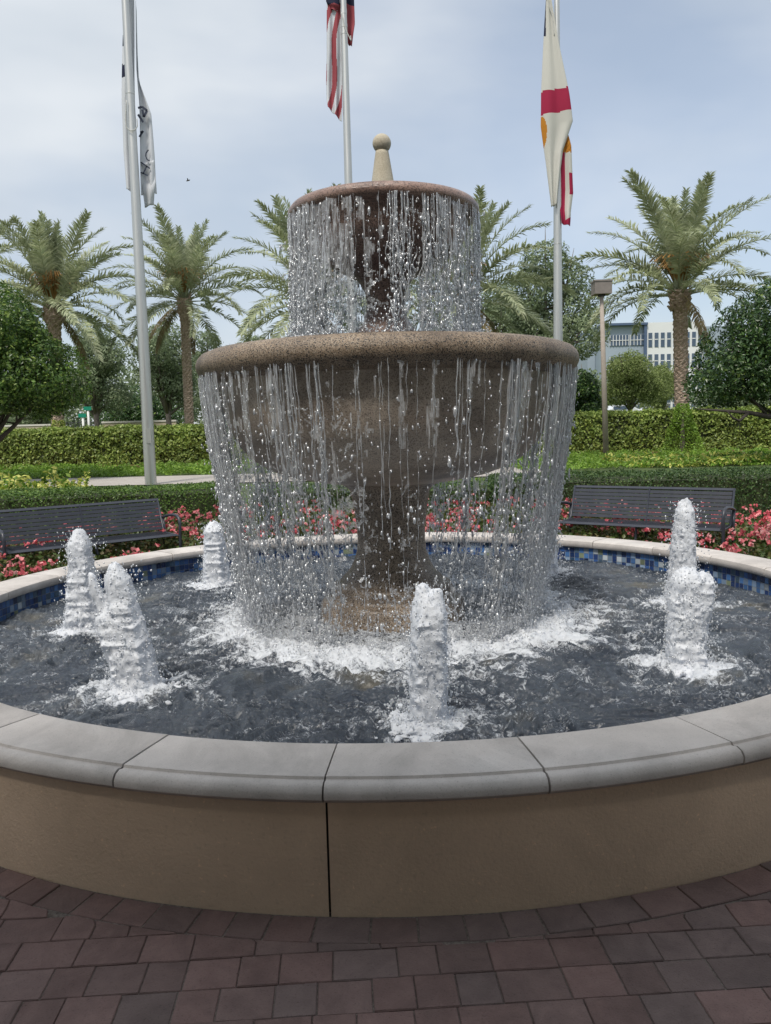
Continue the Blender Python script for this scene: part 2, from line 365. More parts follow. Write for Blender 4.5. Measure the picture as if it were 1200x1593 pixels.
def water_mats():
    # pool surface: dark clear water, mottled, with froth where the 'foam' attribute says the water is aerated
    m, n, l = mat('pool_water')
    tcn = n.new('ShaderNodeTexCoord')
    at_ = node(n, 'ShaderNodeAttribute', _attribute_name='foam')
    nn = node(n, 'ShaderNodeTexNoise', Scale=2.2, Detail=4); l.new(tcn.outputs['Object'], nn.inputs['Vector'])
    r = ramp(n, [(.35, (.02, .028, .042)), (.6, (.045, .056, .072)), (.75, (.085, .08, .065))]); l.new(nn.outputs['Fac'], r.inputs['Fac'])
    p = node(n, 'ShaderNodeBsdfPrincipled', Roughness=.06, IOR=1.42); p.inputs['Specular IOR Level'].default_value = .85
    l.new(r.outputs['Color'], p.inputs['Base Color'])
    nb = node(n, 'ShaderNodeTexNoise', Scale=22, Detail=5, Roughness=.6, Distortion=.8); l.new(tcn.outputs['Object'], nb.inputs['Vector'])
    b = node(n, 'ShaderNodeBump', Strength=.8, Distance=.03); l.new(nb.outputs['Fac'], b.inputs['Height']); l.new(b.outputs['Normal'], p.inputs['Normal'])
    fo = node(n, 'ShaderNodeBsdfPrincipled', Roughness=.45); fo.inputs['Base Color'].default_value = (.72, .755, .81, 1)
    nf = node(n, 'ShaderNodeTexNoise', Scale=38, Detail=5, Roughness=.7, Distortion=1.2); l.new(tcn.outputs['Object'], nf.inputs['Vector'])
    b2 = node(n, 'ShaderNodeBump', Strength=.7, Distance=.02); l.new(nf.outputs['Fac'], b2.inputs['Height']); l.new(b2.outputs['Normal'], fo.inputs['Normal'])
    ad = node(n, 'ShaderNodeMath', _operation='SUBTRACT'); l.new(nf.outputs['Fac'], ad.inputs[0]); ad.inputs[1].default_value = .5
    ml = node(n, 'ShaderNodeMath', _operation='MULTIPLY_ADD'); l.new(ad.outputs[0], ml.inputs[0]); ml.inputs[1].default_value = 2.6; l.new(at_.outputs['Fac'], ml.inputs[2])
    mr = node(n, 'ShaderNodeMapRange', _interpolation_type='SMOOTHSTEP'); mr.inputs['From Min'].default_value = .26; mr.inputs['From Max'].default_value = 1.0
    mr.inputs['To Max'].default_value = .92
    l.new(ml.outputs[0], mr.inputs['Value'])
    mxs = n.new('ShaderNodeMixShader'); l.new(mr.outputs['Result'], mxs.inputs[0]); l.new(p.outputs['BSDF'], mxs.inputs[1]); l.new(fo.outputs['BSDF'], mxs.inputs[2])
    out(n, l, mxs.outputs[0]); M['water'] = m
    # froth of the jets
    m, n, l = mat('white_froth')
    tcn = n.new('ShaderNodeTexCoord')
    p = node(n, 'ShaderNodeBsdfPrincipled', Roughness=.35); p.inputs['Base Color'].default_value = (.88, .91, .96, 1)
    t = n.new('ShaderNodeBsdfTranslucent'); t.inputs['Color'].default_value = (.86, .89, .95, 1)
    v = node(n, 'ShaderNodeTexVoronoi', Scale=150); l.new(tcn.outputs['Object'], v.inputs['Vector'])
    nb = node(n, 'ShaderNodeTexNoise', Scale=90, Detail=4, Roughness=.75); l.new(tcn.outputs['Object'], nb.inputs['Vector'])
    b0 = node(n, 'ShaderNodeBump', Strength=.25, Distance=.004); l.new(v.outputs['Distance'], b0.inputs['Height'])
    b = node(n, 'ShaderNodeBump', Strength=.35, Distance=.010); l.new(nb.outputs['Fac'], b.inputs['Height']); l.new(b0.outputs['Normal'], b.inputs['Normal'])
    l.new(b.outputs['Normal'], p.inputs['Normal']); l.new(b.outputs['Normal'], t.inputs['Normal'])
    mxs = node(n, 'ShaderNodeMixShader', Fac=.3); l.new(p.outputs['BSDF'], mxs.inputs[1]); l.new(t.outputs['BSDF'], mxs.inputs[2])
    out(n, l, mxs.outputs[0]); M['froth'] = m
    # falling water: clear, bright glints, a little air in it
    def clear(name, tr, air, bscale, rough=.03, glassy=.5, streak=None):
        m, n, l = mat(name)
        tcn = n.new('ShaderNodeTexCoord')
        mpn = n.new('ShaderNodeMapping'); mpn.inputs['Scale'].default_value = (1, 1, .35); l.new(tcn.outputs['Object'], mpn.inputs['Vector'])
        nb = node(n, 'ShaderNodeTexNoise', Scale=bscale, Detail=3, Roughness=.6); l.new(mpn.outputs['Vector'], nb.inputs['Vector'])
        b = node(n, 'ShaderNodeBump', Strength=.9, Distance=.02); l.new(nb.outputs['Fac'], b.inputs['Height'])
        g = node(n, 'ShaderNodeBsdfGlass', Roughness=rough, IOR=1.25); g.inputs['Color'].default_value = (.97, .98, 1, 1); l.new(b.outputs['Normal'], g.inputs['Normal'])
        gl = node(n, 'ShaderNodeBsdfGlossy', Roughness=.2); gl.inputs['Color'].default_value = (.95, .97, 1, 1); l.new(b.outputs['Normal'], gl.inputs['Normal'])
        df = n.new('ShaderNodeBsdfDiffuse'); df.inputs['Color'].default_value = (.88, .90, .93, 1)
        tl = n.new('ShaderNodeBsdfTranslucent'); tl.inputs['Color'].default_value = (.93, .95, .98, 1)
        tp = n.new('ShaderNodeBsdfTransparent')
        a = node(n, 'ShaderNodeMixShader', Fac=.5); l.new(df.outputs[0], a.inputs[1]); l.new(tl.outputs[0], a.inputs[2])
        c = node(n, 'ShaderNodeMixShader', Fac=air); l.new(g.outputs[0], c.inputs[1]); l.new(a.outputs[0], c.inputs[2])
        d = node(n, 'ShaderNodeMixShader', Fac=1 - glassy); l.new(c.outputs[0], d.inputs[1]); l.new(gl.outputs[0], d.inputs[2])
        e = node(n, 'ShaderNodeMixShader', Fac=tr)
        if streak:
            mp2 = n.new('ShaderNodeMapping'); mp2.inputs['Scale'].default_value = (1, 1, streak[1]); l.new(tcn.outputs['Object'], mp2.inputs['Vector'])
            ns = node(n, 'ShaderNodeTexNoise', Scale=streak[0], Detail=4, Roughness=.7, Distortion=.6); l.new(mp2.outputs['Vector'], ns.inputs['Vector'])
            ms = node(n, 'ShaderNodeMapRange'); ms.inputs['From Min'].default_value = .40; ms.inputs['From Max'].default_value = .62
            ms.inputs['To Min'].default_value = .93; ms.inputs['To Max'].default_value = streak[2]
            l.new(ns.outputs['Fac'], ms.inputs['Value']); l.new(ms.outputs['Result'], e.inputs[0])
        l.new(d.outputs[0], e.inputs[1]); l.new(tp.outputs[0], e.inputs[2])
        out(n, l, e.outputs[0]); return m
    M['sheet'] = clear('falling_water_film', .42, .88, 50, glassy=.75, streak=(62, .10, .12))
    M['stream'] = clear('falling_water_stream', .30, .80, 60, glassy=.66)
    M['web'] = clear('torn_water_film', .3, .8, 70, glassy=.7, streak=(60, .8, .05))
    M['drop'] = clear('water_drop', .05, .75, 10, glassy=.72)
water_mats()

# ------------------------------------------------------------------ terrain
PC = np.array([.0473, 6.195]); PCX, PCY = PC
WATER_Z, RIM_Z = .262, .503
def ground_z(x, y):
    x = np.asarray(x, float); y = np.asarray(y, float)
    g = np.interp(y, [-60, 11, 14, 16, 18.5, 22, 29, 60, 150, 2000], [0, 0, .08, .36, .62, .68, .8, 1.2, 2.5, 2.5])
    r = np.hypot(x - PCX, y - PCY)
    bed = np.interp(r, [3.9, 5.2, 7.4, 8.4], [0, .10, .16, 0]) * np.clip((y - 6.5) / 1.5, 0, 1)
    return g + bed
def make_ground():
    xs = np.concatenate([[-1500, -600, -250, -120], np.linspace(-60, 60, 121), [120, 250, 600, 1500]])
    ys = np.concatenate([[-300, -60, -20], np.arange(-10, 32, .5), np.linspace(33, 60, 20), [80, 110, 150, 300, 700, 2000]])
    X, Y = np.meshgrid(xs, ys); Z = ground_z(X, Y) - .012
    n, k = X.shape; i = np.arange(n * k).reshape(n, k)
    q = np.c_[i[:-1, :-1].ravel(), i[:-1, 1:].ravel(), i[1:, 1:].ravel(), i[1:, :-1].ravel()]
    obj('ground', mesh_np(np.c_[X.ravel(), Y.ravel(), Z.ravel()], [q], True), M['lawn'], kind='structure')
def sheet(name, poly_x, poly_y, dz, m, kind='structure', **k):
    """ground-following rectangular sheet between x and y ranges (y may be pairs for a slant)"""
    xs = np.linspace(*poly_x, 60); t = np.linspace(0, 1, 14)
    y0, y1 = poly_y
    f0 = np.interp(xs, [poly_x[0], poly_x[1]], y0); f1 = np.interp(xs, [poly_x[0], poly_x[1]], y1)
    X = np.repeat(xs[None], 14, 0); Y = f0 + (f1 - f0) * t[:, None]; Z = ground_z(X, Y) + dz
    i = np.arange(X.size).reshape(X.shape)
    q = np.c_[i[:-1, :-1].ravel(), i[:-1, 1:].ravel(), i[1:, 1:].ravel(), i[1:, :-1].ravel()]
    return obj(name, mesh_np(np.c_[X.ravel(), Y.ravel(), Z.ravel()], [q], True), m, kind=kind, **k)
make_ground()
sheet('driveway', (-30, 4.5), ((18.9, 18.9), (22.0, 22.0)), .012, M['drive'])
sheet('mulch_bed', (-30, 30), ((26.8, 26.8), (30, 30)), .02, M['mulch'])
# soil of the flower beds round the far side of the pool
b = MB(); b.lathe([(3.5, .004), (4.2, .012), (5.2, .105), (6.6, .15), (7.3, .16)], 90, PC, R(-8), R(188)); me = b.mesh(True)
obj('flower_bed_soil', me, M['mulch'], kind='structure')

# ------------------------------------------------------------------ paving in front
def make_paving():
    root = empty('brick_paving', (0, 0, -.044), kind='structure')
    b = MB(); b.box((0, -3, .030), (16, 15, .02)); obj('sand_bed', b.mesh(), M['sand'], root, kind='stuff')
    mats = ['paver_a', 'paver_b', 'paver_c']
    g = random.Random(4)
    def brick(poly, z, name='brick'):
        # poly: top outline; chamfered edge
        P = np.array(poly); n = len(P); c = P.mean(0)
        e = P - c; L = np.linalg.norm(e, axis=1)[:, None]
        inn = P - e / L * .0035
        tx, ty = g.uniform(-.012, .012), g.uniform(-.012, .012)
        def zz(Q, d): return z + d + (Q[:, 0] - c[0]) * tx + (Q[:, 1] - c[1]) * ty
        V = np.concatenate([np.c_[P, np.full(n, .015)], np.c_[P, zz(P, -.004)], np.c_[inn, zz(inn, 0)], [[c[0], c[1], z]]])
        j = np.arange(n); k = (j + 1) % n
        q = np.concatenate([np.c_[j, k, n + k, n + j], np.c_[n + j, n + k, 2 * n + k, 2 * n + j]])
        t = np.c_[2 * n + j, 2 * n + k, np.full(n, 3 * n)]
        V[:, 0] -= c[0]; V[:, 1] -= c[1]
        me = mesh_np(V, [q, t], False)
        # patches of colour drift across the paving
        w = vnoise(np.array([[c[0] * 1.2 + 5, c[1] * 1.5, 3.]]))[0] + g.uniform(-.7, .7)
        mm = 'paver_b' if w > .35 else ('paver_a' if w < -.05 else 'paver_c')
        o = obj(name, me, M[mm], root, (c[0], c[1], 0)); return o
    # ring course against the wall
    r0, r1 = 3.512, 3.655; pitch = 2 * math.pi / 134; a = R(-150); cnt = 0
    while a < R(-30):
        w = pitch * g.choice([.82, 1, 1, 1.2, 1.25]) * .98
        gp = .0014
        aa = np.linspace(a + gp / 2, a + w - gp / 2, 3)
        dr = g.uniform(-.004, .004)
        P = [(PCX + (r0 + dr) * math.cos(t), PCY + (r0 + dr) * math.sin(t)) for t in aa] + [(PCX + (r1 + dr) * math.cos(t), PCY + (r1 + dr) * math.sin(t)) for t in aa[::-1]]
        brick(P, .044 + g.uniform(-.002, .003)); a += w
    # straight courses, laid a few degrees off, cut to the ring
    th = R(3.2); ux = np.array([math.cos(th), math.sin(th)]); uy = np.array([-math.sin(th), math.cos(th)])
    org = np.array([0, 2.222]); rr = r1 + .006; H = .1455
    n_obj = 0
    rest = MB()
    for row in range(-9, 14):
        s = -3.2 + g.uniform(0, .2)
        while s < 3.2:
            w = g.choice([.13, .17, .17, .21])
            x0, x1 = s + .0013, s + w - .0013; s += w
            y0, y1 = row * H + .0013, (row + 1) * H - .0013
            c = org + ux * (x0 + x1) / 2 + uy * (y0 + y1) / 2
            mid = np.hypot(*(c - PC))
            if c[1] > 5.0 or mid < rr - .06: continue
            near = mid < rr + .35
            m_ = 4 if near else 2
            xs = np.linspace(x0, x1, m_); P = [org + ux * x + uy * y0 for x in xs] + [org + ux * x1 + uy * y for y in ([] if not near else [y0 + (y1 - y0) * .5])] + [org + ux * x + uy * y1 for x in xs[::-1]] + [org + ux * x0 + uy * y for y in ([] if not near else [y0 + (y1 - y0) * .5])]
            P = np.array(P)
            if near:
                d = P - PC; L = np.hypot(d[:, 0], d[:, 1]); inside = L < rr
                if inside.all(): continue
                P[inside] = PC + d[inside] / L[inside][:, None] * rr
                ar = .5 * abs(np.dot(P[:, 0], np.roll(P[:, 1], 1)) - np.dot(P[:, 1], np.roll(P[:, 0], 1)))
                if ar < .0012: continue
            front = 1.75 < c[1] and abs(c[0]) < 1.7 + (c[1] - 1.75) * .35
            if front and n_obj < 245: brick(P, .045 + g.uniform(-.002, .003)); n_obj += 1
            else:
                n = len(P); j = np.arange(n); k = (j + 1) % n; z = .045 + g.uniform(-.002, .003); cc = P.mean(0)
                rest.add(np.concatenate([np.c_[P, np.full(n, .015)], np.c_[P, np.full(n, z)], [[cc[0], cc[1], z]]]), np.c_[j, k, n + k, n + j], np.c_[n + j, n + k, np.full(n, 2 * n)])
    obj('outer_paving', rest.mesh(), M['paver_c'], root, kind='stuff')
make_paving()

# ------------------------------------------------------------------ pool
def make_pool():
    pool = empty('fountain_pool', (PCX, PCY, 0), label='round tan stucco pool wall with pale stone coping and blue tile band', cat='fountain pool')
    # stucco wall panels between expansion joints
    aj = R(-94.57); seg = 2 * math.pi / 4; gap = .0022
    for i in range(4):
        b = MB(); b.lathe([(3.40, -.04), (3.505, -.04), (3.506, .42), (3.40, .42)], 48, (0, 0), aj + i * seg + gap / 2, aj + (i + 1) * seg - gap / 2)
        obj('wall_panel', autosmooth(b.mesh()), M['stucco'], pool)
    b = MB(); b.lathe([(3.48, .0), (3.48, .42), (3.20, .42), (3.20, .0)], 160); obj('wall_core', b.mesh(True), M['darkmetal'], pool)
    b = MB(); b.lathe([(3.19, .425), (3.19, .06), (0, .055)], 120); obj('pool_basin', b.mesh(True), M['grout'], pool)
    b = MB(); b.lathe([(3.17, .425), (3.49, .4255), (3.49, .48), (3.17, .48)], 120); obj('mortar_bed', b.mesh(True), M['mortar'], pool)
    prof = [(3.17, .424), (3.155, .428), (3.147, .445), (3.146, .47), (3.152, .49), (3.172, .502), (3.30, .5035), (3.475, .503), (3.480, .4935), (3.486, .492), (3.503, .496), (3.527, .487), (3.541, .466), (3.54, .445), (3.526, .43), (3.504, .424)]
    pitch = 2 * math.pi / 28; g = .0012
    b = MB(); n = 14
    b.lathe(prof, n, (0, 0), g, pitch - g)
    K = len(prof); m_ = n + 1
    V = b.v[0]
    # end caps
    me_v = V; caps = []
    for e, rev in ((0, False), (n, True)):
        ids = [i * m_ + e for i in range(K)]
        caps.append(ids if rev else ids[::-1])
    me = bpy.data.meshes.new('coping_stone'); me.from_pydata([tuple(v) for v in V], [], [tuple(int(i) for i in f) for f in b.q[0]] + [tuple(c) for c in caps] + [tuple(int(x) for x in (i, i + 1, (K - 1) * m_ + i + 1, (K - 1) * m_ + i)) for i in range(n)])
    autosmooth(me, 40); me.materials.append(M['coping'])
    rg = random.Random(3)
    for i in range(28):
        o = bpy.data.objects.new('coping_stone', me); link(o, pool)
        o.rotation_euler = (0, 0, R(-94.68) + i * pitch + rg.uniform(-.0006, .0006)); o.location.z = rg.uniform(-.0015, .0015)
    # mosaic band
    cols = np.array([(.03, .07, .22), (.05, .13, .36), (.09, .22, .5), (.02, .04, .12), (.30, .42, .60), (.10, .17, .26), (.55, .62, .68), (.04, .10, .2), (.25, .30, .2)])
    pr = np.array([.2, .22, .18, .1, .1, .08, .05, .05, .02])
    V = []; C = []
    nt = 360
    for row in range(3):
        z0 = .418 - (row + 1) * .056; z1 = z0 + .052
        for k in range(nt):
            a0 = (k + .04) * 2 * math.pi / nt; a1 = (k + .96) * 2 * math.pi / nt; rr = 3.186 + rng.uniform(-.001, .001)
            for (a, z) in ((a0, z0), (a1, z0), (a1, z1), (a0, z1)): V.append((rr * math.cos(a), rr * math.sin(a), z))
            C.append(cols[rng.choice(9, p=pr)] * rng.uniform(.5, .95))
    obj('tile_band', mesh_np(V, [np.arange(len(V)).reshape(-1, 4)[:, ::-1]], False, col=C), M['tile'], pool, kind='stuff')
make_pool()

# ------------------------------------------------------------------ fountain
FC = (.04, 6.195)
def make_fountain():
    f = empty('tiered_fountain', (FC[0], FC[1], 0), label='two tiered stone fountain with wide lower bowl and ball finial, water pouring over its rims', cat='fountain')
    n = 128
    b = MB(); b.lathe([(.56, .0), (.56, .40), (.54, .43), (.50, .44), (.475, .455), (.465, .48), (.47, .52), (.455, .55), (.42, .56), (.40, .575), (.385, .60), (.33, .655), (.295, .72), (.27, .80), (.262, .88), (.265, .98), (.28, 1.10), (.295, 1.20), (.31, 1.27), (.34, 1.30), (.40, 1.335)], n)
    obj('pedestal', autosmooth(b.mesh(), 40), M['wet_dark'], f)
    b = MB(); b.lathe([(.36, 1.32), (.55, 1.345), (.74, 1.385), (.90, 1.44), (1.03, 1.52), (1.13, 1.63), (1.20, 1.76), (1.24, 1.90), (1.258, 2.0), (1.266, 2.06), (1.28, 2.095)], n)
    obj('lower_bowl', b.mesh(True), M['wet_body'], f)
    b = MB(); b.lathe([(1.28, 2.092), (1.33, 2.10), (1.375, 2.12), (1.405, 2.15), (1.423, 2.19), (1.425, 2.225), (1.41, 2.262), (1.385, 2.288), (1.34, 2.306), (1.28, 2.312), (1.22, 2.30), (1.18, 2.27), (1.14, 2.2)], n)
    obj('lower_bowl_rim', b.mesh(True), M['wet_low'], f)
    b = MB(); b.lathe([(.26, 2.2), (.255, 2.40), (.235, 2.42), (.22, 2.45), (.215, 2.485), (.195, 2.51), (.165, 2.56), (.147, 2.63), (.145, 2.70), (.158, 2.77), (.19, 2.83), (.235, 2.88)], 64)
    obj('upper_stem', autosmooth(b.mesh(), 40), M['wet_top'], f)
    b = MB(); b.lathe([(.2, 2.85), (.30, 2.905), (.42, 2.965), (.52, 3.03), (.58, 3.09), (.61, 3.15), (.622, 3.20), (.628, 3.262), (.665, 3.27), (.698, 3.285), (.712, 3.315), (.71, 3.345), (.69, 3.37), (.65, 3.382), (.60, 3.38), (.56, 3.36), (.52, 3.3)], 96)
    obj('upper_bowl', b.mesh(True), M['wet_top'], f)
    b = MB(); b.lathe([(.125, 3.28), (.105, 3.42), (.083, 3.57), (.064, 3.69), (.052, 3.765), (.048, 3.79), (.0, 3.80)], 48)
    fi = obj('finial', b.mesh(True), M['finial'], f)
    a = np.linspace(-np.pi / 2, np.pi / 2, 17); b = MB(); b.lathe(np.c_[np.cos(a) * .069, 3.845 + np.sin(a) * .069], 32)
    obj('ball', b.mesh(True), M['finial'], fi)
    # water standing in both bowls
    for rr, z in ((1.29, 2.3135), (.60, 3.383)):
        b = MB(); rs = np.linspace(.05, rr, 24)
        b.lathe(np.c_[rs, np.full(24, z)], 96); V = b.v[0]
        V[:, 2] += .006 * fbm(np.c_[V[:, :2] * 14, V[:, 2] * 0], 3) * np.clip((rr - np.hypot(V[:, 0], V[:, 1])) * 8, 0, 1)
        foam = np.clip(.25 + .5 * fbm(np.c_[V[:, :2] * 5, V[:, 2] * 0 + z], 3), 0, 1)
        obj('bowl_water', mesh_np(V, [b.q[0]], True, attr={'foam': foam}), M['water'], f)
make_fountain()

# ------------------------------------------------------------------ pool water
JETS = [  # angle, radius from pool centre, list of (dx, dy, height, r_base, r_top) columns, label
    (-86.7, 2.38, [(0, 0, .64, .098, .085), (-.03, .02, .70, .06, .055), (.035, 0, .68, .05, .05)], 'white frothing jet nearest the front coping, centre of the pool', (.02, 0)),
    (-131.2, 2.27, [(0, 0, .74, .13, .065), (-.14, -.02, .69, .05, .026), (-.05, 0, .48, .12, .10)], 'forked white water jet left of the front one, with a thin second spike', (-.09, .0)),
    (-174.8, 2.36, [(0, 0, .77, .15, .072)], 'tapering white water jet by the left edge in front of the left bench', (.0, 0)),
    (137.8, 2.32, [(0, 0, .62, .14, .09)], 'white water jet behind the left side of the water curtain', (0, 0)),
    (-41.6, 2.30, [(0, 0, .60, .125, .09), (.09, 0, .57, .07, .085), (-.05, 0, .5, .08, .07)], 'lobed white water jet at the right, nearer the camera of the two there', (.0, 0)),
    (4.5, 2.33, [(0, 0, .84, .13, .07)], 'tall white water jet at the right, just behind the lobed one', (.03, 0)),
    (48, 2.32, [(0, 0, .62, .11, .06)], 'white water jet behind the right side of the water curtain', (0, 0)),
]
def make_water():
    jp = np.array([[PCX + r * math.cos(R(a)), PCY + r * math.sin(R(a))] for a, r, *_ in JETS])
    N = 560; xs = np.linspace(-3.19, 3.19, N)
    X, Y = np.meshgrid(xs, xs); rad = np.hypot(X, Y); X0, Y0 = X + PCX, Y + PCY
    P = np.stack([X0, Y0, np.zeros_like(X)], -1)
    wp = P + .25 * np.stack([vnoise(P * 2.1 + 9), vnoise(P * 2.1 + 31), np.zeros_like(X)], -1)
    h = .042 * fbm(wp * [2.6, 4.2, 1], 3) 
    for s, am in ((7, .026), (13, .015), (25, .008)):
        h = h + am * (1 - 2 * np.abs(vnoise(wp * [s, s * 1.45, 1] + s)))
    rf = rad + .10 * vnoise(P * 2.3 + 4)
    ring = np.exp(-((rf - 1.18) / .30) ** 2)
    inner = np.clip(1 - rf / 1.3, 0, 1)
    spray = np.exp(-np.abs(rf - 1.35) / .38)
    jd = np.min(np.hypot(X0[..., None] - jp[:, 0], Y0[..., None] - jp[:, 1]), -1)
    jdn = jd + .10 * vnoise(P * 7 + 3)
    jf = np.exp(-(jdn / .22) ** 2); jfw = np.exp(-jdn / .30)
    act = np.clip(ring + jf, 0, 1)
    fine = fbm(P * 19 + 7, 3)
    h = h + act * (.045 * np.abs(fine) + .02) + .012 * np.sin(jd * 26) * np.exp(-jd / .5) + .02 * spray * vnoise(P * 12 + 5)
    streak = 1 - np.abs(fbm(wp * [5, 8, 1] + 40, 4)) * 4.0
    foam = .80 * ring + 1.0 * jf + .34 * spray + .30 * jfw + .50 * np.clip(inner * 2, 0, 1) + .42 * np.clip(streak, 0, 1) * (.75 + spray + jfw) - .08
    foam = np.clip(foam, -.3, 1.2)
    i = np.arange(N * N).reshape(N, N)
    q = np.c_[i[:-1, :-1].ravel(), i[:-1, 1:].ravel(), i[1:, 1:].ravel(), i[1:, :-1].ravel()]
    keep = (rad.ravel()[q].max(1) < 3.19)
    q = q[keep]
    h = h * np.clip((3.25 - rad) * 6, .3, 1)
    V = np.c_[X0.ravel(), Y0.ravel(), (WATER_Z + h).ravel()]
    used = np.unique(q); rem = np.zeros(len(V), int); rem[used] = np.arange(len(used))
    obj('pool_water', mesh_np(V[used], [rem[q]], True, attr={'foam': foam.ravel()[used]}), M['water'], kind='structure')
make_water()

def voxel(V, F, size, name, it=3):
    me = mesh_np(V, [F], True); o = bpy.data.objects.new('tmp', me); COL.objects.link(o)
    md = o.modifiers.new('r', 'REMESH'); md.mode = 'VOXEL'; md.voxel_size = size; md.use_smooth_shade = True
    sm = o.modifiers.new('s', 'SMOOTH'); sm.iterations = it; sm.factor = .5
    dg = bpy.context.evaluated_depsgraph_get(); m2 = bpy.data.meshes.new_from_object(o.evaluated_get(dg)); m2.name = name
    bpy.data.objects.remove(o); m2.materials.clear(); return m2

def make_jets():
    g = np.random.default_rng(21)
    for k, (a, r, cols, lab, lean) in enumerate(JETS):
        x0, y0 = PCX + r * math.cos(R(a)), PCY + r * math.sin(R(a))
        C = []; S = []
        for dx, dy, H, rb, rt in cols:
            n = int(1500 * H / .6 * (rb / .1))
            t = g.uniform(0, 1, n) ** .9; z = t * H
            ph = g.uniform(0, 2 * np.pi, n)
            rr = rb + (rt - rb) * t; rr = rr * (1 + .15 * vnoise(np.c_[np.cos(ph) * 1.4 + k * 9, np.sin(ph) * 1.4, z * 9])) * np.clip((1.02 - t) * 7, .25, 1) ** .5
            q = g.uniform(.86, 1.07, n); sz = g.uniform(.006, .013, n)
            C.append(np.c_[dx * (.3 + .7 * t) + lean[0] * t ** 1.5 + np.cos(ph) * (rr - sz) * q, dy * t + np.sin(ph) * (rr - sz) * q, z]); S.append(np.c_[sz, sz, sz * g.uniform(1, 2.2, n)])
            n2 = 60; zz = np.linspace(0, H * .95, n2); r2 = (rb + (rt - rb) * zz / H) * .93 * np.clip((1.02 - zz / H) * 7, .3, 1) ** .5
            C.append(np.c_[dx * (.3 + .7 * zz / H) + lean[0] * (zz / H) ** 1.5, dy * zz / H, zz]); C[-1][:, :2] += g.normal(0, .003, (n2, 2)); S.append(np.c_[r2, r2, np.full(n2, H / 12)])
        n = 330; ph = g.uniform(0, 2 * np.pi, n); rr = np.abs(g.normal(0, .13, n)) + .05   # boiling skirt
        sz = g.uniform(.012, .03, n) * np.clip(1.25 - rr * 2.2, .35, 1)
        C.append(np.c_[np.cos(ph) * rr, np.sin(ph) * rr, .035 * np.exp(-rr / .12) + g.uniform(-.01, .03, n) * np.exp(-rr / .2)]); S.append(np.c_[sz * 1.3, sz * 1.3, sz])
        V, F = drops(np.concatenate(C), np.concatenate(S))
        me = voxel(V, F, .0075, 'water_jet', 10)
        nv = len(me.vertices); co = np.empty(nv * 3, np.float32); me.vertices.foreach_get('co', co); co = co.reshape(-1, 3)
        nr = np.empty(nv * 3, np.float32); me.vertex_normals.foreach_get('vector', nr); nr = nr.reshape(-1, 3)
        co = co + nr * (.003 * fbm(co * [34, 34, 17] + k, 2) + .0016 * fbm(co * [105, 105, 70] + k, 2))[:, None]; me.vertices.foreach_set('co', co.astype(np.float32).ravel()); me.update()
        j = obj('water_jet', me, M['froth'], None, (x0, y0, WATER_Z), label=lab, cat='water jet', group='white foaming water jets in the pool')
        # fringe of fine drops clinging to the column
        no = 1700; pick = g.integers(0, nv, no); pos = co[pick] + nr[pick] * g.exponential(.006, no)[:, None]; sz = g.uniform(.0015, .0042, no)
        V, F = drops(pos, np.c_[sz, sz, sz * 1.3]); obj('froth_fringe', mesh_np(V, [F], True), M['froth'], j, kind='stuff')
        # flying drops
        n = 620; H = max(c[2] for c in cols); z = g.uniform(0, 1, n) ** 1.6 * H; ph = g.uniform(0, 2 * np.pi, n)
        rr = .09 + np.abs(g.normal(0, .05, n)) + .10 * np.exp(-z / .1) * g.uniform(0, 1.6, n)
        sz = g.uniform(.0022, .0065, n)
        V, F = drops(np.c_[np.cos(ph) * rr + lean[0] * z / H, np.sin(ph) * rr, z], np.c_[sz, sz, sz * g.uniform(1, 1.8, n)])
        obj('spray_drops', mesh_np(V, [F], True), M['drop'], j, kind='stuff')
make_jets()

def ztubes(P, r, sides=5):
    """P (S,K,3), r (S,K) -> V, quads; horizontal rings"""
    S, K, _ = P.shape; a = np.arange(sides) * 2 * np.pi / sides
    V = P[:, :, None, :] + np.stack([np.cos(a)[None, None] * r[..., None], np.sin(a)[None, None] * r[..., None], np.zeros((S, K, sides))], -1)
    idx = np.arange(S * K * sides).reshape(S, K, sides)
    q = np.stack([idx[:, :-1], np.roll(idx, -1, 2)[:, :-1], np.roll(idx, -1, 2)[:, 1:], idx[:, 1:]], -1).reshape(-1, 4)
    rr = np.repeat(r[:, :, None], sides, 2).reshape(-1)
    keep = rr[q].max(1) > 4e-4
    return V.reshape(-1, 3), q[keep]

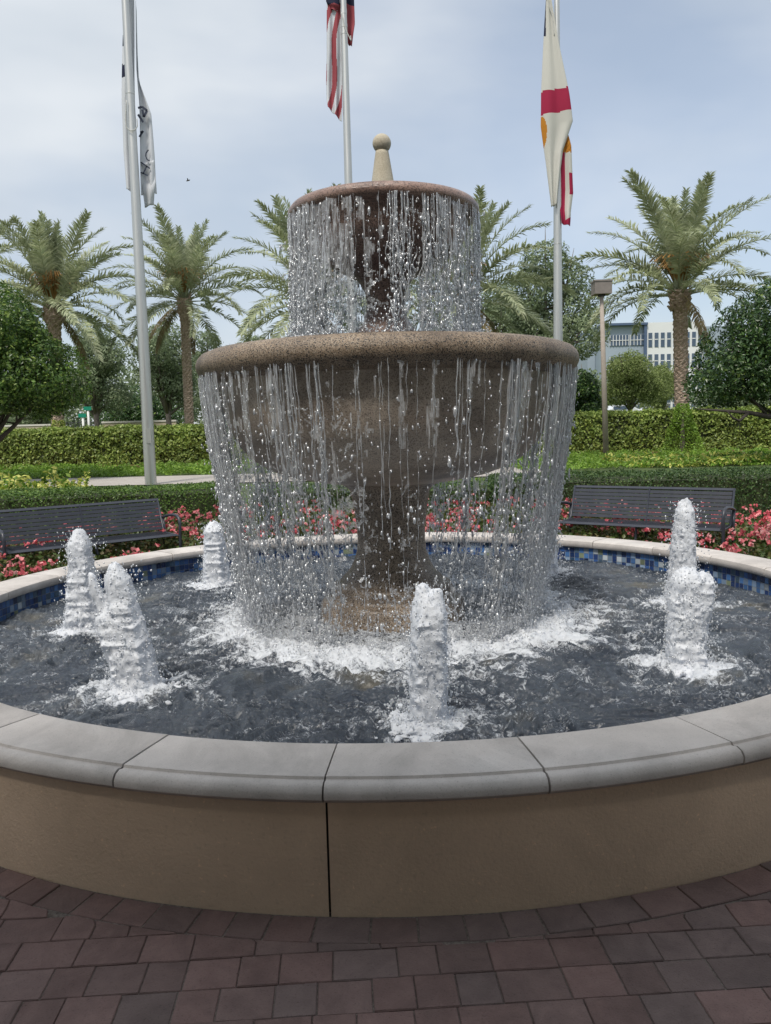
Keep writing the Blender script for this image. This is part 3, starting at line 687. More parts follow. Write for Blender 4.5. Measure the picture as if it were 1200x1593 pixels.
def curtain(label, R0, z0, R1, z1, n_st, n_drop, dens, seed, sheet_z, gap=1.0):
    """water falling off a round rim: film with holes near the lip, ropes, then drops.  dens(phi) 0..1"""
    g = np.random.default_rng(seed)
    cx, cy_ = FC
    root = empty('falling_water', (cx, cy_, 0), label=label, cat='falling water', kind='stuff')
    H = z0 - z1
    fall = lambda t: R0 + (R1 - R0) * t ** 1.3           # t 0..1 downwards
    # --- ropes
    ph = []
    while len(ph) < n_st:
        p = g.uniform(0, 2 * np.pi)
        if g.uniform() < .25 + .75 * dens(p):
            for _ in range(int(g.integers(1, 6))): ph.append(p + g.normal(0, .03 / R0))
    ph = np.array(ph[:n_st]); K = int(H / .013); t = np.linspace(0, 1, K)[None]
    S = n_st; key = g.uniform(0, 500, S)[:, None]
    for strand in range(2):
        one = np.zeros((S, K))
        w1 = vnoise(np.stack([key + one, t * H * 3.0 + one, one + strand * 11], -1))
        w2 = vnoise(np.stack([key + 50 + one, t * H * 13 + one, one + strand * 17], -1))
        amp = (.004 + .060 * t ** 1.1)
        # two strands of a rope swing apart and join again
        rw = g.uniform(.6, 1.9, S)[:, None]
        off = rw * (strand * 2 - 1) * np.abs(np.sin(t * H * g.uniform(5, 11, S)[:, None] + key)) * (.004 + .014 * t) + rw * amp * w1 + .026 * w2 * (.12 + t)
        rad = fall(t) + g.normal(0, .012, S)[:, None] + .035 * t * vnoise(np.stack([key + 90 + one, t * H * 5 + one, one], -1))
        phi = ph[:, None] + off / rad
        P = np.stack([rad * np.cos(phi), rad * np.sin(phi), z0 - t * H + one], -1)
        bead = vnoise(np.stack([key + 7 + one, t * H * 26 + one, one + strand * 3], -1)); brk = vnoise(np.stack([key + 3 + one, t * H * 4.5 + one, one + strand * 5], -1))
        r = g.uniform(.0022, .0055, S)[:, None] * (1 - .25 * t) + .006 * np.clip(bead, -.4, 1) * (.3 + t)
        r = np.where(brk < -.75 + .95 * t ** 1.2 * gap, 0, np.clip(r, .0008, .012))
        V, q = ztubes(P, r)
        obj('water_rope', mesh_np(V, [q], True), M['stream'], root, kind='stuff')
    # --- thin trickles everywhere round the rim
    S2 = int(110 * R0 / 1.385); p2 = g.uniform(0, 2 * np.pi, S2); k2 = g.uniform(0, 500, S2)[:, None]; one = np.zeros((S2, K)); t_ = np.linspace(0, 1, K)[None]
    rad = fall(t_) + g.normal(0, .010, S2)[:, None] + .03 * t_ * vnoise(np.stack([k2 + one, t_ * H * 4 + one, one], -1))
    phi = p2[:, None] + (.028 * t_ * vnoise(np.stack([k2 + 20 + one, t_ * H * 3 + one, one], -1)) + .006 * vnoise(np.stack([k2 + 40 + one, t_ * H * 16 + one, one], -1))) / rad
    r = g.uniform(.0012, .0028, S2)[:, None] * (1 + .9 * np.clip(vnoise(np.stack([k2 + 60 + one, t_ * H * 30 + one, one], -1)), -.6, 1))
    r = np.where(vnoise(np.stack([k2 + 80 + one, t_ * H * 6 + one, one], -1)) < -.85 + .9 * t_, 0, r)
    V, q = ztubes(np.stack([rad * np.cos(phi), rad * np.sin(phi), z0 - t_ * H + one], -1), r)
    obj('water_trickle', mesh_np(V, [q], True), M['stream'], root, kind='stuff')
    # --- films with holes
    NP, NZ = int(2 * np.pi * R0 / .011), int(H / .014)
    pg = np.linspace(0, 2 * np.pi, NP, endpoint=False); tg = np.linspace(0, 1, NZ)
    PH, T = np.meshgrid(pg, tg)
    D = np.vectorize(dens)(pg)[None]
    cyl = lambda s, sz, o: np.stack([np.cos(PH) * s * R0 + o, np.sin(PH) * s * R0 + o, T * H * sz], -1)
    wav = .012 * fbm(cyl(7, 2.5, 3), 3) + .010 * vnoise(cyl(38, 3, 15)) + .018 * T * vnoise(cyl(3, 2, 9)) + .006 * vnoise(cyl(22, 8, 5))
    rad = fall(T) + wav + .0
    hole = .8 * fbm(cyl(30, 2.2, 20), 3) + .45 * fbm(cyl(6, 1.0, 33), 2) + .35 * vnoise(cyl(34, 14, 60)) * (.2 + T)
    keepv = hole > (.17 + .30 * np.clip(T * H / sheet_z, 0, 1.0) - .62 * D * (1 - .1 * T))
    ii = np.arange(NP * NZ).reshape(NZ, NP); nx = np.roll(ii, -1, 1)
    q = np.stack([ii[:-1], nx[:-1], nx[1:], ii[1:]], -1).reshape(-1, 4)
    kf = keepv.ravel()[q].sum(1) >= 3; q = q[kf]
    V = np.c_[(rad * np.cos(PH)).ravel(), (rad * np.sin(PH)).ravel(), (z0 - T * H).ravel()]
    used = np.unique(q); rem = np.zeros(len(V), int); rem[used] = np.arange(len(used))
    obj('water_film', mesh_np(V[used], [rem[q]], True), M['sheet'], root, kind='stuff')
    # --- web of torn film: rings and ladders of water between the ropes
    NP, NZ = int(2 * np.pi * R0 / .0075), int(H / .0085)
    pg = np.linspace(0, 2 * np.pi, NP, endpoint=False); tg = np.linspace(0, 1, NZ); PH, T = np.meshgrid(pg, tg)
    D = np.vectorize(dens)(pg)[None]
    wx = cyl(9, 7, 70); wx = wx + .8 * np.stack([vnoise(wx + 5), vnoise(wx + 9), vnoise(wx + 13)], -1)
    rid = np.abs(vnoise(wx * np.array([2.6, 2.6, 1.5]))); rid2 = np.abs(vnoise(wx * np.array([4.4, 4.4, 2.9]) + 40))
    mask = .55 * fbm(cyl(9, .9, 90), 2) + .4 * vnoise(cyl(4, .7, 14))
    on = (np.minimum(rid, rid2 * 1.25) < .075 + .045 * T) & (mask > .42 - .50 * np.clip(T * 2.2, 0, 1) - .42 * D)
    rad = fall(T) + .020 * vnoise(cyl(5, 3, 9)) + .030 * T * vnoise(cyl(9, 7, 25)) + .010 * vnoise(cyl(26, 16, 35))
    ii = np.arange(NP * NZ).reshape(NZ, NP); nx = np.roll(ii, -1, 1)
    q = np.stack([ii[:-1], nx[:-1], nx[1:], ii[1:]], -1).reshape(-1, 4); q = q[on.ravel()[q].sum(1) >= 3]
    wob = .02 * vnoise(cyl(12, 9, 55)) * (.3 + T)
    V = np.c_[(rad * np.cos(PH + wob)).ravel(), (rad * np.sin(PH + wob)).ravel(), (z0 - T * H).ravel()]
    used = np.unique(q); rem = np.zeros(len(V), int); rem[used] = np.arange(len(used))
    obj('water_web', mesh_np(V[used], [rem[q]], True), M['web'], root, kind='stuff')
    # --- drops
    n = n_drop; p = g.uniform(0, 2 * np.pi, n * 3); p = p[g.uniform(size=n * 3) < .18 + .82 * np.vectorize(dens)(p)][:n]; n = len(p)
    t = g.uniform(0, 1, n) ** .6
    # many drops hug the ropes
    near = g.integers(0, S, n); hug = g.uniform(size=n) < .5
    p = np.where(hug, ph[near] + g.normal(0, .014 / R0, n) * (.3 + t), p)
    rr = fall(t) + g.normal(0, .012, n) * (.6 + 1.6 * t) + np.where(g.uniform(size=n) < .05, g.uniform(0, .07, n), 0)
    sz = g.lognormal(math.log(.0040), .48, n).clip(.0018, .013)
    V, F = drops(np.c_[rr * np.cos(p), rr * np.sin(p), z0 - t * H], np.c_[sz, sz, sz * g.uniform(1, 3.2, n)])
    obj('water_drop', mesh_np(V, [F], True), M['drop'], root, kind='stuff')
    # --- splash where it lands
    n = int(n_drop * .9); p = g.uniform(0, 2 * np.pi, n)
    r2 = R1 + .03 + g.normal(0, .14, n) * (R0 / 1.3); z = z1 + g.exponential(.085, n) * (R0 / 1.3)
    sz = g.uniform(.002, .006, n)
    V, F = drops(np.c_[r2 * np.cos(p), r2 * np.sin(p), z], np.c_[sz, sz, sz * 1.2])
    obj('splash_drop', mesh_np(V, [F], True), M['drop'], root, kind='stuff')
    return root

def dens_low(p):
    # thick at the far left and right, broken at the front
    c = math.cos(p); s = math.sin(p)
    d = .20 + .85 * abs(c) ** 1.8 + .10 * math.sin(5 * p + 1) + (.12 if c < 0 else 0)
    if s > .3: d -= .06
    return min(1, max(0.08, d))
def dens_up(p):
    c = math.cos(p); s = math.sin(p)
    return min(1, max(.08, .16 + .45 * c * c + (.35 if c < -.3 else 0) + .08 * math.sin(4 * p)))
curtain('water falling in ropes and drops from the wide lower bowl into the pool', 1.385, 2.145, 1.11, WATER_Z, 190, 17000, dens_low, 5, 1.55)
curtain('water falling from the small upper bowl into the lower bowl', .700, 3.30, .69, 2.31, 105, 8500, dens_up, 6, 1.0)

# froth ring where the big curtain lands
def froth_ring():
    g = np.random.default_rng(77)
    n = 4200; p = g.uniform(0, 2 * np.pi, n); r = 1.18 + g.normal(0, .17, n) + .05 * vnoise(np.c_[np.cos(p) * 4, np.sin(p) * 4, p * 0])
    bump = np.clip(.5 + vnoise(np.c_[np.cos(p) * 9, np.sin(p) * 9, r * 6]), 0, 1.2)
    w = np.exp(-((r - 1.18) / .18) ** 2)
    z = WATER_Z + g.uniform(-.005, .06, n) * w * bump + .008
    s = g.uniform(.006, .018, n) * (.45 + .55 * w) * (.5 + .5 * bump)
    V, F = drops(np.c_[FC[0] + r * np.cos(p), FC[1] + r * np.sin(p), z], np.c_[s * 1.2, s * 1.2, s])
    me = voxel(V, F, .0105, 'froth')
    obj('froth_ring', me, M['froth'], None, label='ring of white froth where the water curtain lands in the pool', cat='froth', kind='stuff')
froth_ring()

# ------------------------------------------------------------------ benches
def make_bench(loc, rz, label, W=2.15):
    t = empty('park_bench', loc, rz, label=label, cat='bench', group='black slatted steel benches beside the pool')
    sl = MB(); sl.box((0, 0, 0), (W - .06, .042, .010)); slat = sl.mesh(); slat.materials.append(M['bench'])
    def place(y, z, rx):
        o = bpy.data.objects.new('slat', slat); link(o, t); o.location = (0, y, z); o.rotation_euler = (rx, 0, 0)
    ys = np.linspace(.03, .44, 8)
    for i, y in enumerate(ys): place(y, .43 - .018 * math.sin(math.pi * (i / 7) ** .8) - (.018 if i == 0 else 0), R(-4) if i else R(35))
    for i in range(9):
        u = i / 8; y = .485 + .13 * u; z = .475 + .385 * u
        place(y + (.012 if i == 8 else 0), z, R(72) if i < 8 else R(40))
    for s in (-1, 1):
        x = s * (W / 2 - .015)
        b = MB(); b.tube([(x, .02, .40), (x, .2, .405), (x, .44, .415), (x, .475, .45), (x, .63, .875)], .016, 6); obj('end_bar', b.mesh(True), M['bench'], t)
        b = MB(); x2 = x + s * .025
        pts = [(x2, .03, 0.0), (x2, .02, .2), (x2, .01, .45), (x2, .0, .56), (x2, .025, .63), (x2, .08, .665), (x2, .18, .67), (x2, .34, .655), (x2, .48, .63), (x2, .555, .61)]
        b.tube(pts, .021, 8); obj('armrest', b.mesh(True), M['bench'], t)
        b = MB(); b.tube([(x2, .58, 0), (x2, .53, .2), (x2, .49, .42), (x2, .53, .60)], .021, 8); obj('leg', b.mesh(True), M['bench'], t)
        b = MB(); b.tube([(x, .03, .395), (x2, .03, .395)], .014, 6); obj('bracket', b.mesh(True), M['bench'], t)
    b = MB(); b.box((0, .2, .402), (.05, .46, .012)); b.tube([(0, .47, .42), (0, .61, .86)], .012, 6)
    b.tube([(0, .1, .40), (0, .06, .2), (0, .04, 0)], .018, 6); b.tube([(0, .44, .40), (0, .5, .2), (0, .54, 0)], .018, 6)
    obj('centre_brace', b.mesh(), M['bench'], t)
    return t
make_bench((3.175, 10.204, .03), -.637, 'black slatted steel bench by the right side of the pool')
make_bench((-3.62, 10.03, .0), .70, 'black slatted steel bench by the left side of the pool', 2.2)

# ------------------------------------------------------------------ hedges and ground cover
def hedge(name, label, x0, x1, yf0, yf1, depth, h, m, n_leaf, ls, group=None, seed=1, cat='hedge', bumpy=.05, taper=0, gz=None):
    """hedge running from x0 to x1, its front at yf0..yf1"""
    g = np.random.default_rng(seed)
    L = math.hypot(x1 - x0, yf1 - yf0); u = np.array([(x1 - x0) / L, (yf1 - yf0) / L]); v = np.array([-u[1], u[0]])
    areas = np.array([L * h, L * depth, depth * h, depth * h, L * h * .35]); pr = areas / areas.sum()
    f = g.choice(5, n_leaf, p=pr); a, b = g.uniform(0, 1, n_leaf), g.uniform(0, 1, n_leaf)
    s = np.where((f == 2), 0, np.where(f == 3, L, a * L)); w = np.where(f == 0, 0, np.where(f == 4, depth, np.where(f == 1, b * depth, a * depth)))
    z = np.where(f == 1, h, b * h)
    N = np.zeros((n_leaf, 3)); N[f == 0, :2] = -v; N[f == 4, :2] = v; N[f == 2, :2] = -u; N[f == 3, :2] = u; N[f == 1, 2] = 1
    # rounded edges, lumpy skin
    e = .12
    cs, cw = np.clip(s, e, L - e), np.clip(w, e, depth - e); cz = np.minimum(z, h - e)
    d = np.c_[s - cs, w - cw, z - cz]; ln = np.linalg.norm(d, axis=1)[:, None]; k = ln[:, 0] > e
    d[k] = d[k] / ln[k] * e; s, w, z = cs + d[:, 0], cw + d[:, 1], cz + d[:, 2]
    X = x0 + u[0] * s + v[0] * w; Y = yf0 + u[1] * s + v[1] * w; G = ground_z(X, Y) if gz is None else gz
    P = np.c_[X, Y, G + z]
    P = P + N * (bumpy * fbm(P * 2.2 + seed, 3) + g.normal(0, ls * .35, n_leaf))[:, None]
    V, q = leaves(P, ls, seed=seed, nrm=N, asp=.6, up=.1)
    root = empty(name, (0, 0, 0), label=label, cat=cat, **({'group': group} if group else {}))
    obj('foliage', mesh_np(V, [q], False), m, root)
    b_ = MB(); nn = 40; ss = np.linspace(.08, L - .08, nn); o_ = []
    for S_ in ss:
        for W_, Z_ in ((.08, 0), (.08, h - .09), (depth - .08, h - .09), (depth - .08, 0)):
            xx, yy = x0 + u[0] * S_ + v[0] * W_, yf0 + u[1] * S_ + v[1] * W_
            o_.append((xx, yy, (float(ground_z(xx, yy)) if gz is None else gz) + Z_))
    i = np.arange(nn * 4).reshape(nn, 4); qq = [np.c_[i[:-1, c], i[1:, c], i[1:, (c + 1) % 4], i[:-1, (c + 1) % 4]] for c in range(4)] + [i[:1], i[-1:]]
    b_.add(o_, np.concatenate(qq)); obj('branches', b_.mesh(), M['core'], root)
    return root
hedge('box_hedge', 'low clipped green hedge behind the right bench', 1.9, 9.0, 13.7, 13.5, 1.9, .82, M['hedge_box_dark'], 30000, .042, 'low clipped box hedges', 11, gz=.05)
hedge('box_hedge', 'low clipped hedge seen through the falling water behind the fountain', -2.4, 1.9, 14.2, 13.8, 1.2, .72, M['hedge_box_dark'], 12000, .045, 'low clipped box hedges', 12, gz=.05)
hedge('box_hedge', 'low clipped bright green hedge behind the left bench', -8.6, -2.85, 12.9, 13.9, 1.7, .78, M['hedge_box'], 27000, .042, 'low clipped box hedges', 13, gz=.05)
hedge('tall_hedge', 'tall loose hedge across the background right of the fountain', 2.5, 22, 28.6, 29.0, 1.6, 1.42, M['hedge_tall'], 44000, .115, 'tall hedges in front of the far trees', 14, bumpy=.16)
hedge('tall_hedge', 'tall loose hedge across the background left of the fountain', -20, -4.2, 28.6, 28.6, 1.6, 1.30, M['hedge_tall'], 38000, .115, 'tall hedges in front of the far trees', 15, bumpy=.16)
hedge('tall_hedge', 'tall hedge hidden behind the fountain stem', -4.0, 2.4, 29.4, 29.4, 1.4, 1.35, M['hedge_tall'], 7000, .11, 'tall hedges in front of the far trees', 16, bumpy=.16)

def cover(label, x0, x1, y0, y1, h, m, n, ls, seed, name='ground_cover', asp=.5, wob=.3):
    g = np.random.default_rng(seed)
    x = g.uniform(x0, x1, n); y = g.uniform(y0, y1, n)
    y = y + wob * vnoise(np.c_[x * .8, y * 0 + seed, y * 0])
    tus = np.clip(.55 + .6 * vnoise(np.c_[x * 3, y * 3, x * 0 + seed]), .15, 1)
    z = ground_z(x, y) + h * tus * g.uniform(.2, 1, n)
    V, q = leaves(np.c_[x, y, z], ls, up=.5, seed=seed, asp=asp)
    return obj(name, mesh_np(V, [q], False), m, kind='stuff', label=label)
cover('lime green ground cover in front of the right tall hedge', 3.5, 20, 20.4, 27.2, .22, M['cover_lime'], 26000, .10, 31)
cover('lime green ground cover in front of the left tall hedge', -20, -4.0, 22.4, 27.0, .24, M['cover_lime'], 26000, .10, 32)
cover('yellow variegated plants in the bed on the right', 6.4, 10.5, 20.6, 23.6, .26, M['cover_var'], 3200, .17, 33, 'variegated_plants', .35)
cover('yellow variegated plants scattered at the far right', 10.8, 15, 21.2, 23.6, .30, M['cover_var'], 900, .16, 36, 'variegated_plants', .35)
cover('yellow and green variegated plants behind the left hedge', -13.5, -6.6, 15.4, 18.2, .62, M['cover_var'], 9500, .125, 34, 'variegated_plants', .6)
cover('rough lawn between hedge and driveway', -6.8, 6, 15.9, 18.4, .05, M['cover_lime'], 9000, .05, 35, 'grass')

# flowers around the far half of the pool
def flowers():
    g = np.random.default_rng(9)
    def ringpts(n, a0, a1, r0, r1):
        a = g.uniform(R(a0), R(a1), n); r = np.sqrt(g.uniform(r0 ** 2, r1 ** 2, n)); return PCX + r * np.cos(a), PCY + r * np.sin(a), r
    for lab, a0, a1, sd in (('bedding plant leaves round the right of the pool', -5, 62, 1), ('bedding plant leaves behind the fountain', 62, 118, 2), ('bedding plant leaves round the left of the pool', 118, 190, 3)):
        n = int(420 * (a1 - a0)); x, y, r = ringpts(n, a0, a1, 3.72, 7.2)
        h = np.interp(r, [3.7, 4.0, 5.2, 7.2], [.12, .24, .29, .41]); z = ground_z(x, y) + g.uniform(.02, 1, n) * h * (.75 + .3 * vnoise(np.c_[x * 2, y * 2, x * 0]))
        V, q = leaves(np.c_[x, y, z], .062, up=.4, seed=sd, asp=.75); obj('bedding_leaves', mesh_np(V, [q], False), M['bed_leaf'], kind='stuff', label=lab)
    def blooms(label, m, n, a0, a1, r0, r1, size, seed, hmul=1.0, clump=.0):
        x, y, r = ringpts(n, a0, a1, r0, r1)
        if clump:
            k = vnoise(np.c_[x * 1.7, y * 1.7, x * 0 + seed]) > clump; x, y, r = x[k], y[k], r[k]
        n = len(x); h = np.interp(r, [3.7, 4.0, 5.2, 7.2], [.12, .24, .29, .42]) * hmul
        z = ground_z(x, y) + h * g.uniform(.75, 1.12, n)
        C = np.c_[x, y, z]; P = []
        # five petals about a centre
        for k in range(6):
            o_ = g.normal(0, size * .42, (n, 3)); o_[:, 2] *= .7; P.append(C + o_)
        V, q = leaves(np.concatenate(P), size, up=.25, seed=seed, asp=.95)
        obj('flower_blooms', mesh_np(V, [q], False), m, kind='stuff', label=label)
    blooms('pink begonia blooms right of the pool', M['pink'], 1100, -5, 62, 3.75, 7.1, .05, 41, clump=-.25)
    blooms('pink begonia blooms behind the fountain', M['pink'], 800, 62, 118, 3.9, 7.1, .048, 42, clump=-.2)
    blooms('pink begonia blooms left of the pool', M['pink'], 1100, 118, 190, 3.75, 7.1, .05, 43, clump=-.25)
    blooms('yellow blooms behind the fountain', M['yellow'], 260, 100, 112, 3.75, 4.4, .045, 44, .9)
    blooms('purple blooms behind the fountain', M['purple'], 420, 70, 108, 3.72, 4.5, .045, 45, .8, clump=0)
    blooms('purple blooms beside the right bench', M['purple'], 160, 24, 34, 3.72, 4.3, .045, 46, .9, clump=-.2)
    # pale strap leaves
    n = 900; x, y, r = ringpts(n, 15, 38, 4.6, 5.6); k = vnoise(np.c_[x * 2, y * 2, x * 0]) > 0; x, y = x[k], y[k]; n = len(x)
    z0 = ground_z(x, y); a = g.uniform(0, 6.28, n); L = g.uniform(.2, .42, n); w = .012
    c, s = np.cos(a), np.sin(a)
    V = np.stack([np.c_[x - s * w, y + c * w, z0], np.c_[x + s * w, y - c * w, z0], np.c_[x + c * L * .25 + s * w, y + s * L * .25 - c * w, z0 + L * .8], np.c_[x + c * L * .3, y + s * L * .3, z0 + L]], 1).reshape(-1, 3)
    obj('strap_leaves', mesh_np(V, [np.arange(len(V)).reshape(-1, 4)], False), M['strap_leaf'], kind='stuff', label='pale strap shaped leaves among the flowers right of the right bench')
flowers()

# ------------------------------------------------------------------ palms
def frond_mesh(L, e0, bend, seed, dead=False, mname='frond'):
    g = np.random.default_rng(seed); K = 18; s = np.linspace(0, 1, K)
    e = R(e0) - R(bend) * s ** 1.35; ds = L / (K - 1)
    x = np.concatenate([[0], np.cumsum(np.cos(e[:-1]) * ds)]); z = np.concatenate([[0], np.cumsum(np.sin(e[:-1]) * ds)])
    side = .25 * g.normal() * s ** 2
    ctr = np.c_[x, side * L * .2, z]
    b = MB(); b.tube(ctr, np.interp(s, [0, .1, 1], [.055, .028, .006]), 4, False)
    n = 84; ts = np.linspace(.16, .995, n)
    V = []
    for sd in (-1, 1):
        tt = np.clip(ts + g.normal(0, .004, n), .1, 1)
        base = np.c_[np.interp(tt, s, ctr[:, 0]), np.interp(tt, s, ctr[:, 1]), np.interp(tt, s, ctr[:, 2])]
        ee = np.interp(tt, s, e); T = np.c_[np.cos(ee), np.zeros(n), np.sin(ee)]; U = np.c_[-np.sin(ee), np.zeros(n), np.cos(ee)]; S_ = np.c_[np.zeros(n), np.full(n, sd), np.zeros(n)]
        ll = L * .125 * np.interp(tt, [.16, .3, .7, 1], [.55, 1, .95, .45]) * g.uniform(.85, 1.15, n)
        fw = np.interp(tt, [.16, 1], [.45, 1.25]) + g.normal(0, .12, n); upw = (.35 if not dead else -.6) + g.normal(0, .28, n)
        D = T * fw[:, None] + S_ * .85 + U * upw[:, None]; D /= np.linalg.norm(D, axis=1)[:, None]
        D2 = D + np.array([0, 0, -.38 if not dead else -.9]); D2 /= np.linalg.norm(D2, axis=1)[:, None]
        W = np.cross(D, U); W /= np.linalg.norm(W, axis=1)[:, None]; w = L * .0068
        m_ = base + D * (ll * .5)[:, None]; tip = m_ + D2 * (ll * .55)[:, None]
        V.append(np.stack([base - W * w * .5, base + W * w * .5, m_ + W * w, m_ - W * w, tip], 1))
    V = np.concatenate(V).reshape(-1, 3); nn = len(V) // 5; i = (np.arange(nn) * 5)[:, None]
    b.add(V, i + np.array([[0, 1, 2, 3]]), i + np.array([[3, 2, 4]]))
    me = b.mesh(False); me.materials.append(M['frond' if not dead else 'frond_old']); return me
FR = {}
for i_, (e0, bd) in enumerate([(84, 28), (74, 48), (60, 62), (45, 72), (28, 72), (10, 66), (-12, 55)]):
    FR[i_] = [frond_mesh(1.0 * 4.6, e0, bd, 100 + i_ * 3 + k) for k in range(2)]
FR['dead'] = [frond_mesh(3.2, -35, 45, 300 + k, True) for k in range(2)]

def palm(px, base_y, crown_y, Y, L, tr, label, seed, nf=52, fruit=True, dead=3, trunk_lean=0, maxlv=6):
    g = random.Random(seed)
    cpt = at(px[1], crown_y, Y); bx = at(px[0], base_y, Y)[0]; gz = float(ground_z(bx, Y)); top = cpt[2]
    root = empty('palm_tree', (bx, Y, gz), label=label, cat='palm tree', group='date palms behind the fountain')
    H = top - gz; dx = cpt[0] - bx
    # trunk with rows of cut leaf bases standing proud
    b = MB(); n = 22; K = int(H / .055)
    zz = np.linspace(0, H, K); ph = np.arange(n) * 2 * np.pi / n
    Z, A = np.meshgrid(zz, ph, indexing='ij')
    fr = (A / (2 * np.pi) * 7 + Z / .26) % 1.0; fr2 = (-A / (2 * np.pi) * 7 + Z / .26) % 1.0
    rr = tr * (np.interp(Z / H, [0, .08, .2, .85, .93, 1], [1.25, 1.05, .95, .95, 1.35, 1.5])) * (1 + .42 * (np.maximum(fr, fr2) - .6)) + rng.normal(0, .006, Z.shape)
    V = np.c_[(dx * Z / H + rr * np.cos(A)).ravel(), (rr * np.sin(A)).ravel(), Z.ravel()]
    i = np.arange(K * n).reshape(K, n); nx = np.roll(i, -1, 1)
    b.add(V, np.stack([i[:-1], nx[:-1], nx[1:], i[1:]], -1).reshape(-1, 4)); obj('trunk', b.mesh(), M['palm_trunk'], root)
    # stubs of old leaves round the head
    b = MB()
    for k in range(46):
        a = g.uniform(0, 6.28); z = H - g.uniform(-.15, 1.0) * .8; r0 = tr * 1.15; c, s = math.cos(a), math.sin(a); l = g.uniform(.15, .35)
        b.tube([(dx + c * r0, s * r0, z), (dx + c * (r0 + l * .6), s * (r0 + l * .6), z + l * .7)], [.055, .03], 4)
    obj('leaf_stubs', b.mesh(), M['palm_trunk'], root, kind='stuff')
    sc = L / 4.6; ga = 2.399963
    for k in range(nf):
        u = (k + .5) / nf; lv = min(maxlv, int(u ** 1.25 * 7)); a = k * ga + g.uniform(-.2, .2)
        me = FR[lv][k % 2]; o = bpy.data.objects.new('frond', me); link(o, root)
        q = sc * g.uniform(.88, 1.08) * (.82 if lv == 0 else 1); o.scale = (q, q, q)
        rad = tr * .6; o.location = (dx + rad * math.cos(a), rad * math.sin(a), H + .25 - u * .45); o.rotation_euler = (g.uniform(-.35, .35), g.uniform(-.09, .09), a)
    for k in range(dead):
        a = g.uniform(0, 6.28); o = bpy.data.objects.new('dead_frond', FR['dead'][k % 2]); link(o, root); o['label'] = 'brown hanging dead frond'
        o.location = (dx + tr * math.cos(a), tr * math.sin(a), H - .2); o.rotation_euler = (0, 0, a); o.scale = (sc,) * 3
    if fruit:
        b = MB()
        for k in range(130):
            a = g.uniform(0, 6.28) if k % 2 else g.gauss(-1.6, .5); rr = g.uniform(.1, .5); l = g.uniform(.6, 1.3)
            p0 = np.array([dx + rr * .4 * math.cos(a), rr * .4 * math.sin(a), H + .3]); p1 = p0 + [math.cos(a) * l * .55, math.sin(a) * l * .55, l * .9]; p2 = p1 + [math.cos(a) * .3, math.sin(a) * .3, -.25]
            b.tube([p0, p1, p2], [.018, .014, .02], 3, False)
        obj('fruit_stalks', b.mesh(), M['fruit'], root)
    return root
palm((1062, 1058), 700, 452, 32, 4.55, .27, 'large date palm on the right, in front of the white building', 1, 50, maxlv=5, dead=1)
palm((297, 287), 712, 465, 40, 4.15, .225, 'date palm with a slim bare trunk between the left flagpole and the fountain', 2, 50)
palm((92, 84), 715, 478, 36, 4.3, .27, 'date palm at the left edge rising behind the round leafy tree', 3, 56)
palm((500, 492), 715, 470, 36, 5.0, .30, 'date palm half hidden behind the left side of the upper bowl', 4, 52)
palm((722, 722), 715, 462, 36, 4.7, .30, 'date palm half hidden behind the right side of the upper bowl', 5, 52)
palm((-60, -60), 715, 450, 40, 4.4, .29, 'date palm just beyond the left edge, only some fronds in view', 6, 44)

# creeper cones at the palm feet
def cone_shrub(px, y_base, Y, h, r, label, m, seed):
    p = at(px, y_base, Y); x = p[0]; gz = float(ground_z(x, Y)); g = np.random.default_rng(seed); n = 2600
    t = g.uniform(0, 1, n) ** 1.3; a = g.uniform(0, 6.28, n); rr = r * (1 - t * .75) * g.uniform(.75, 1.05, n)
    C = np.c_[rr * np.cos(a), rr * np.sin(a), t * h]; V, q = leaves(C, .09, up=.3, seed=seed)
    root = empty('climbing_shrub', (x, Y, gz), label=label, cat='shrub')
    obj('foliage', mesh_np(V, [q], False), m, root); b = MB(); b.tube([(0, 0, 0), (0, 0, h * .8)], [.1, .03], 6); obj('stem', b.mesh(), M['bark'], root)
cone_shrub(95, 718, 35.3, 1.75, .85, 'yellow green cone of creeper round the foot of the left palm', M['cover_var'], 51)
cone_shrub(1062, 700, 28.3, 1.7, .75, 'yellow green creeper round the foot of the right palm', M['cover_lime'], 52)

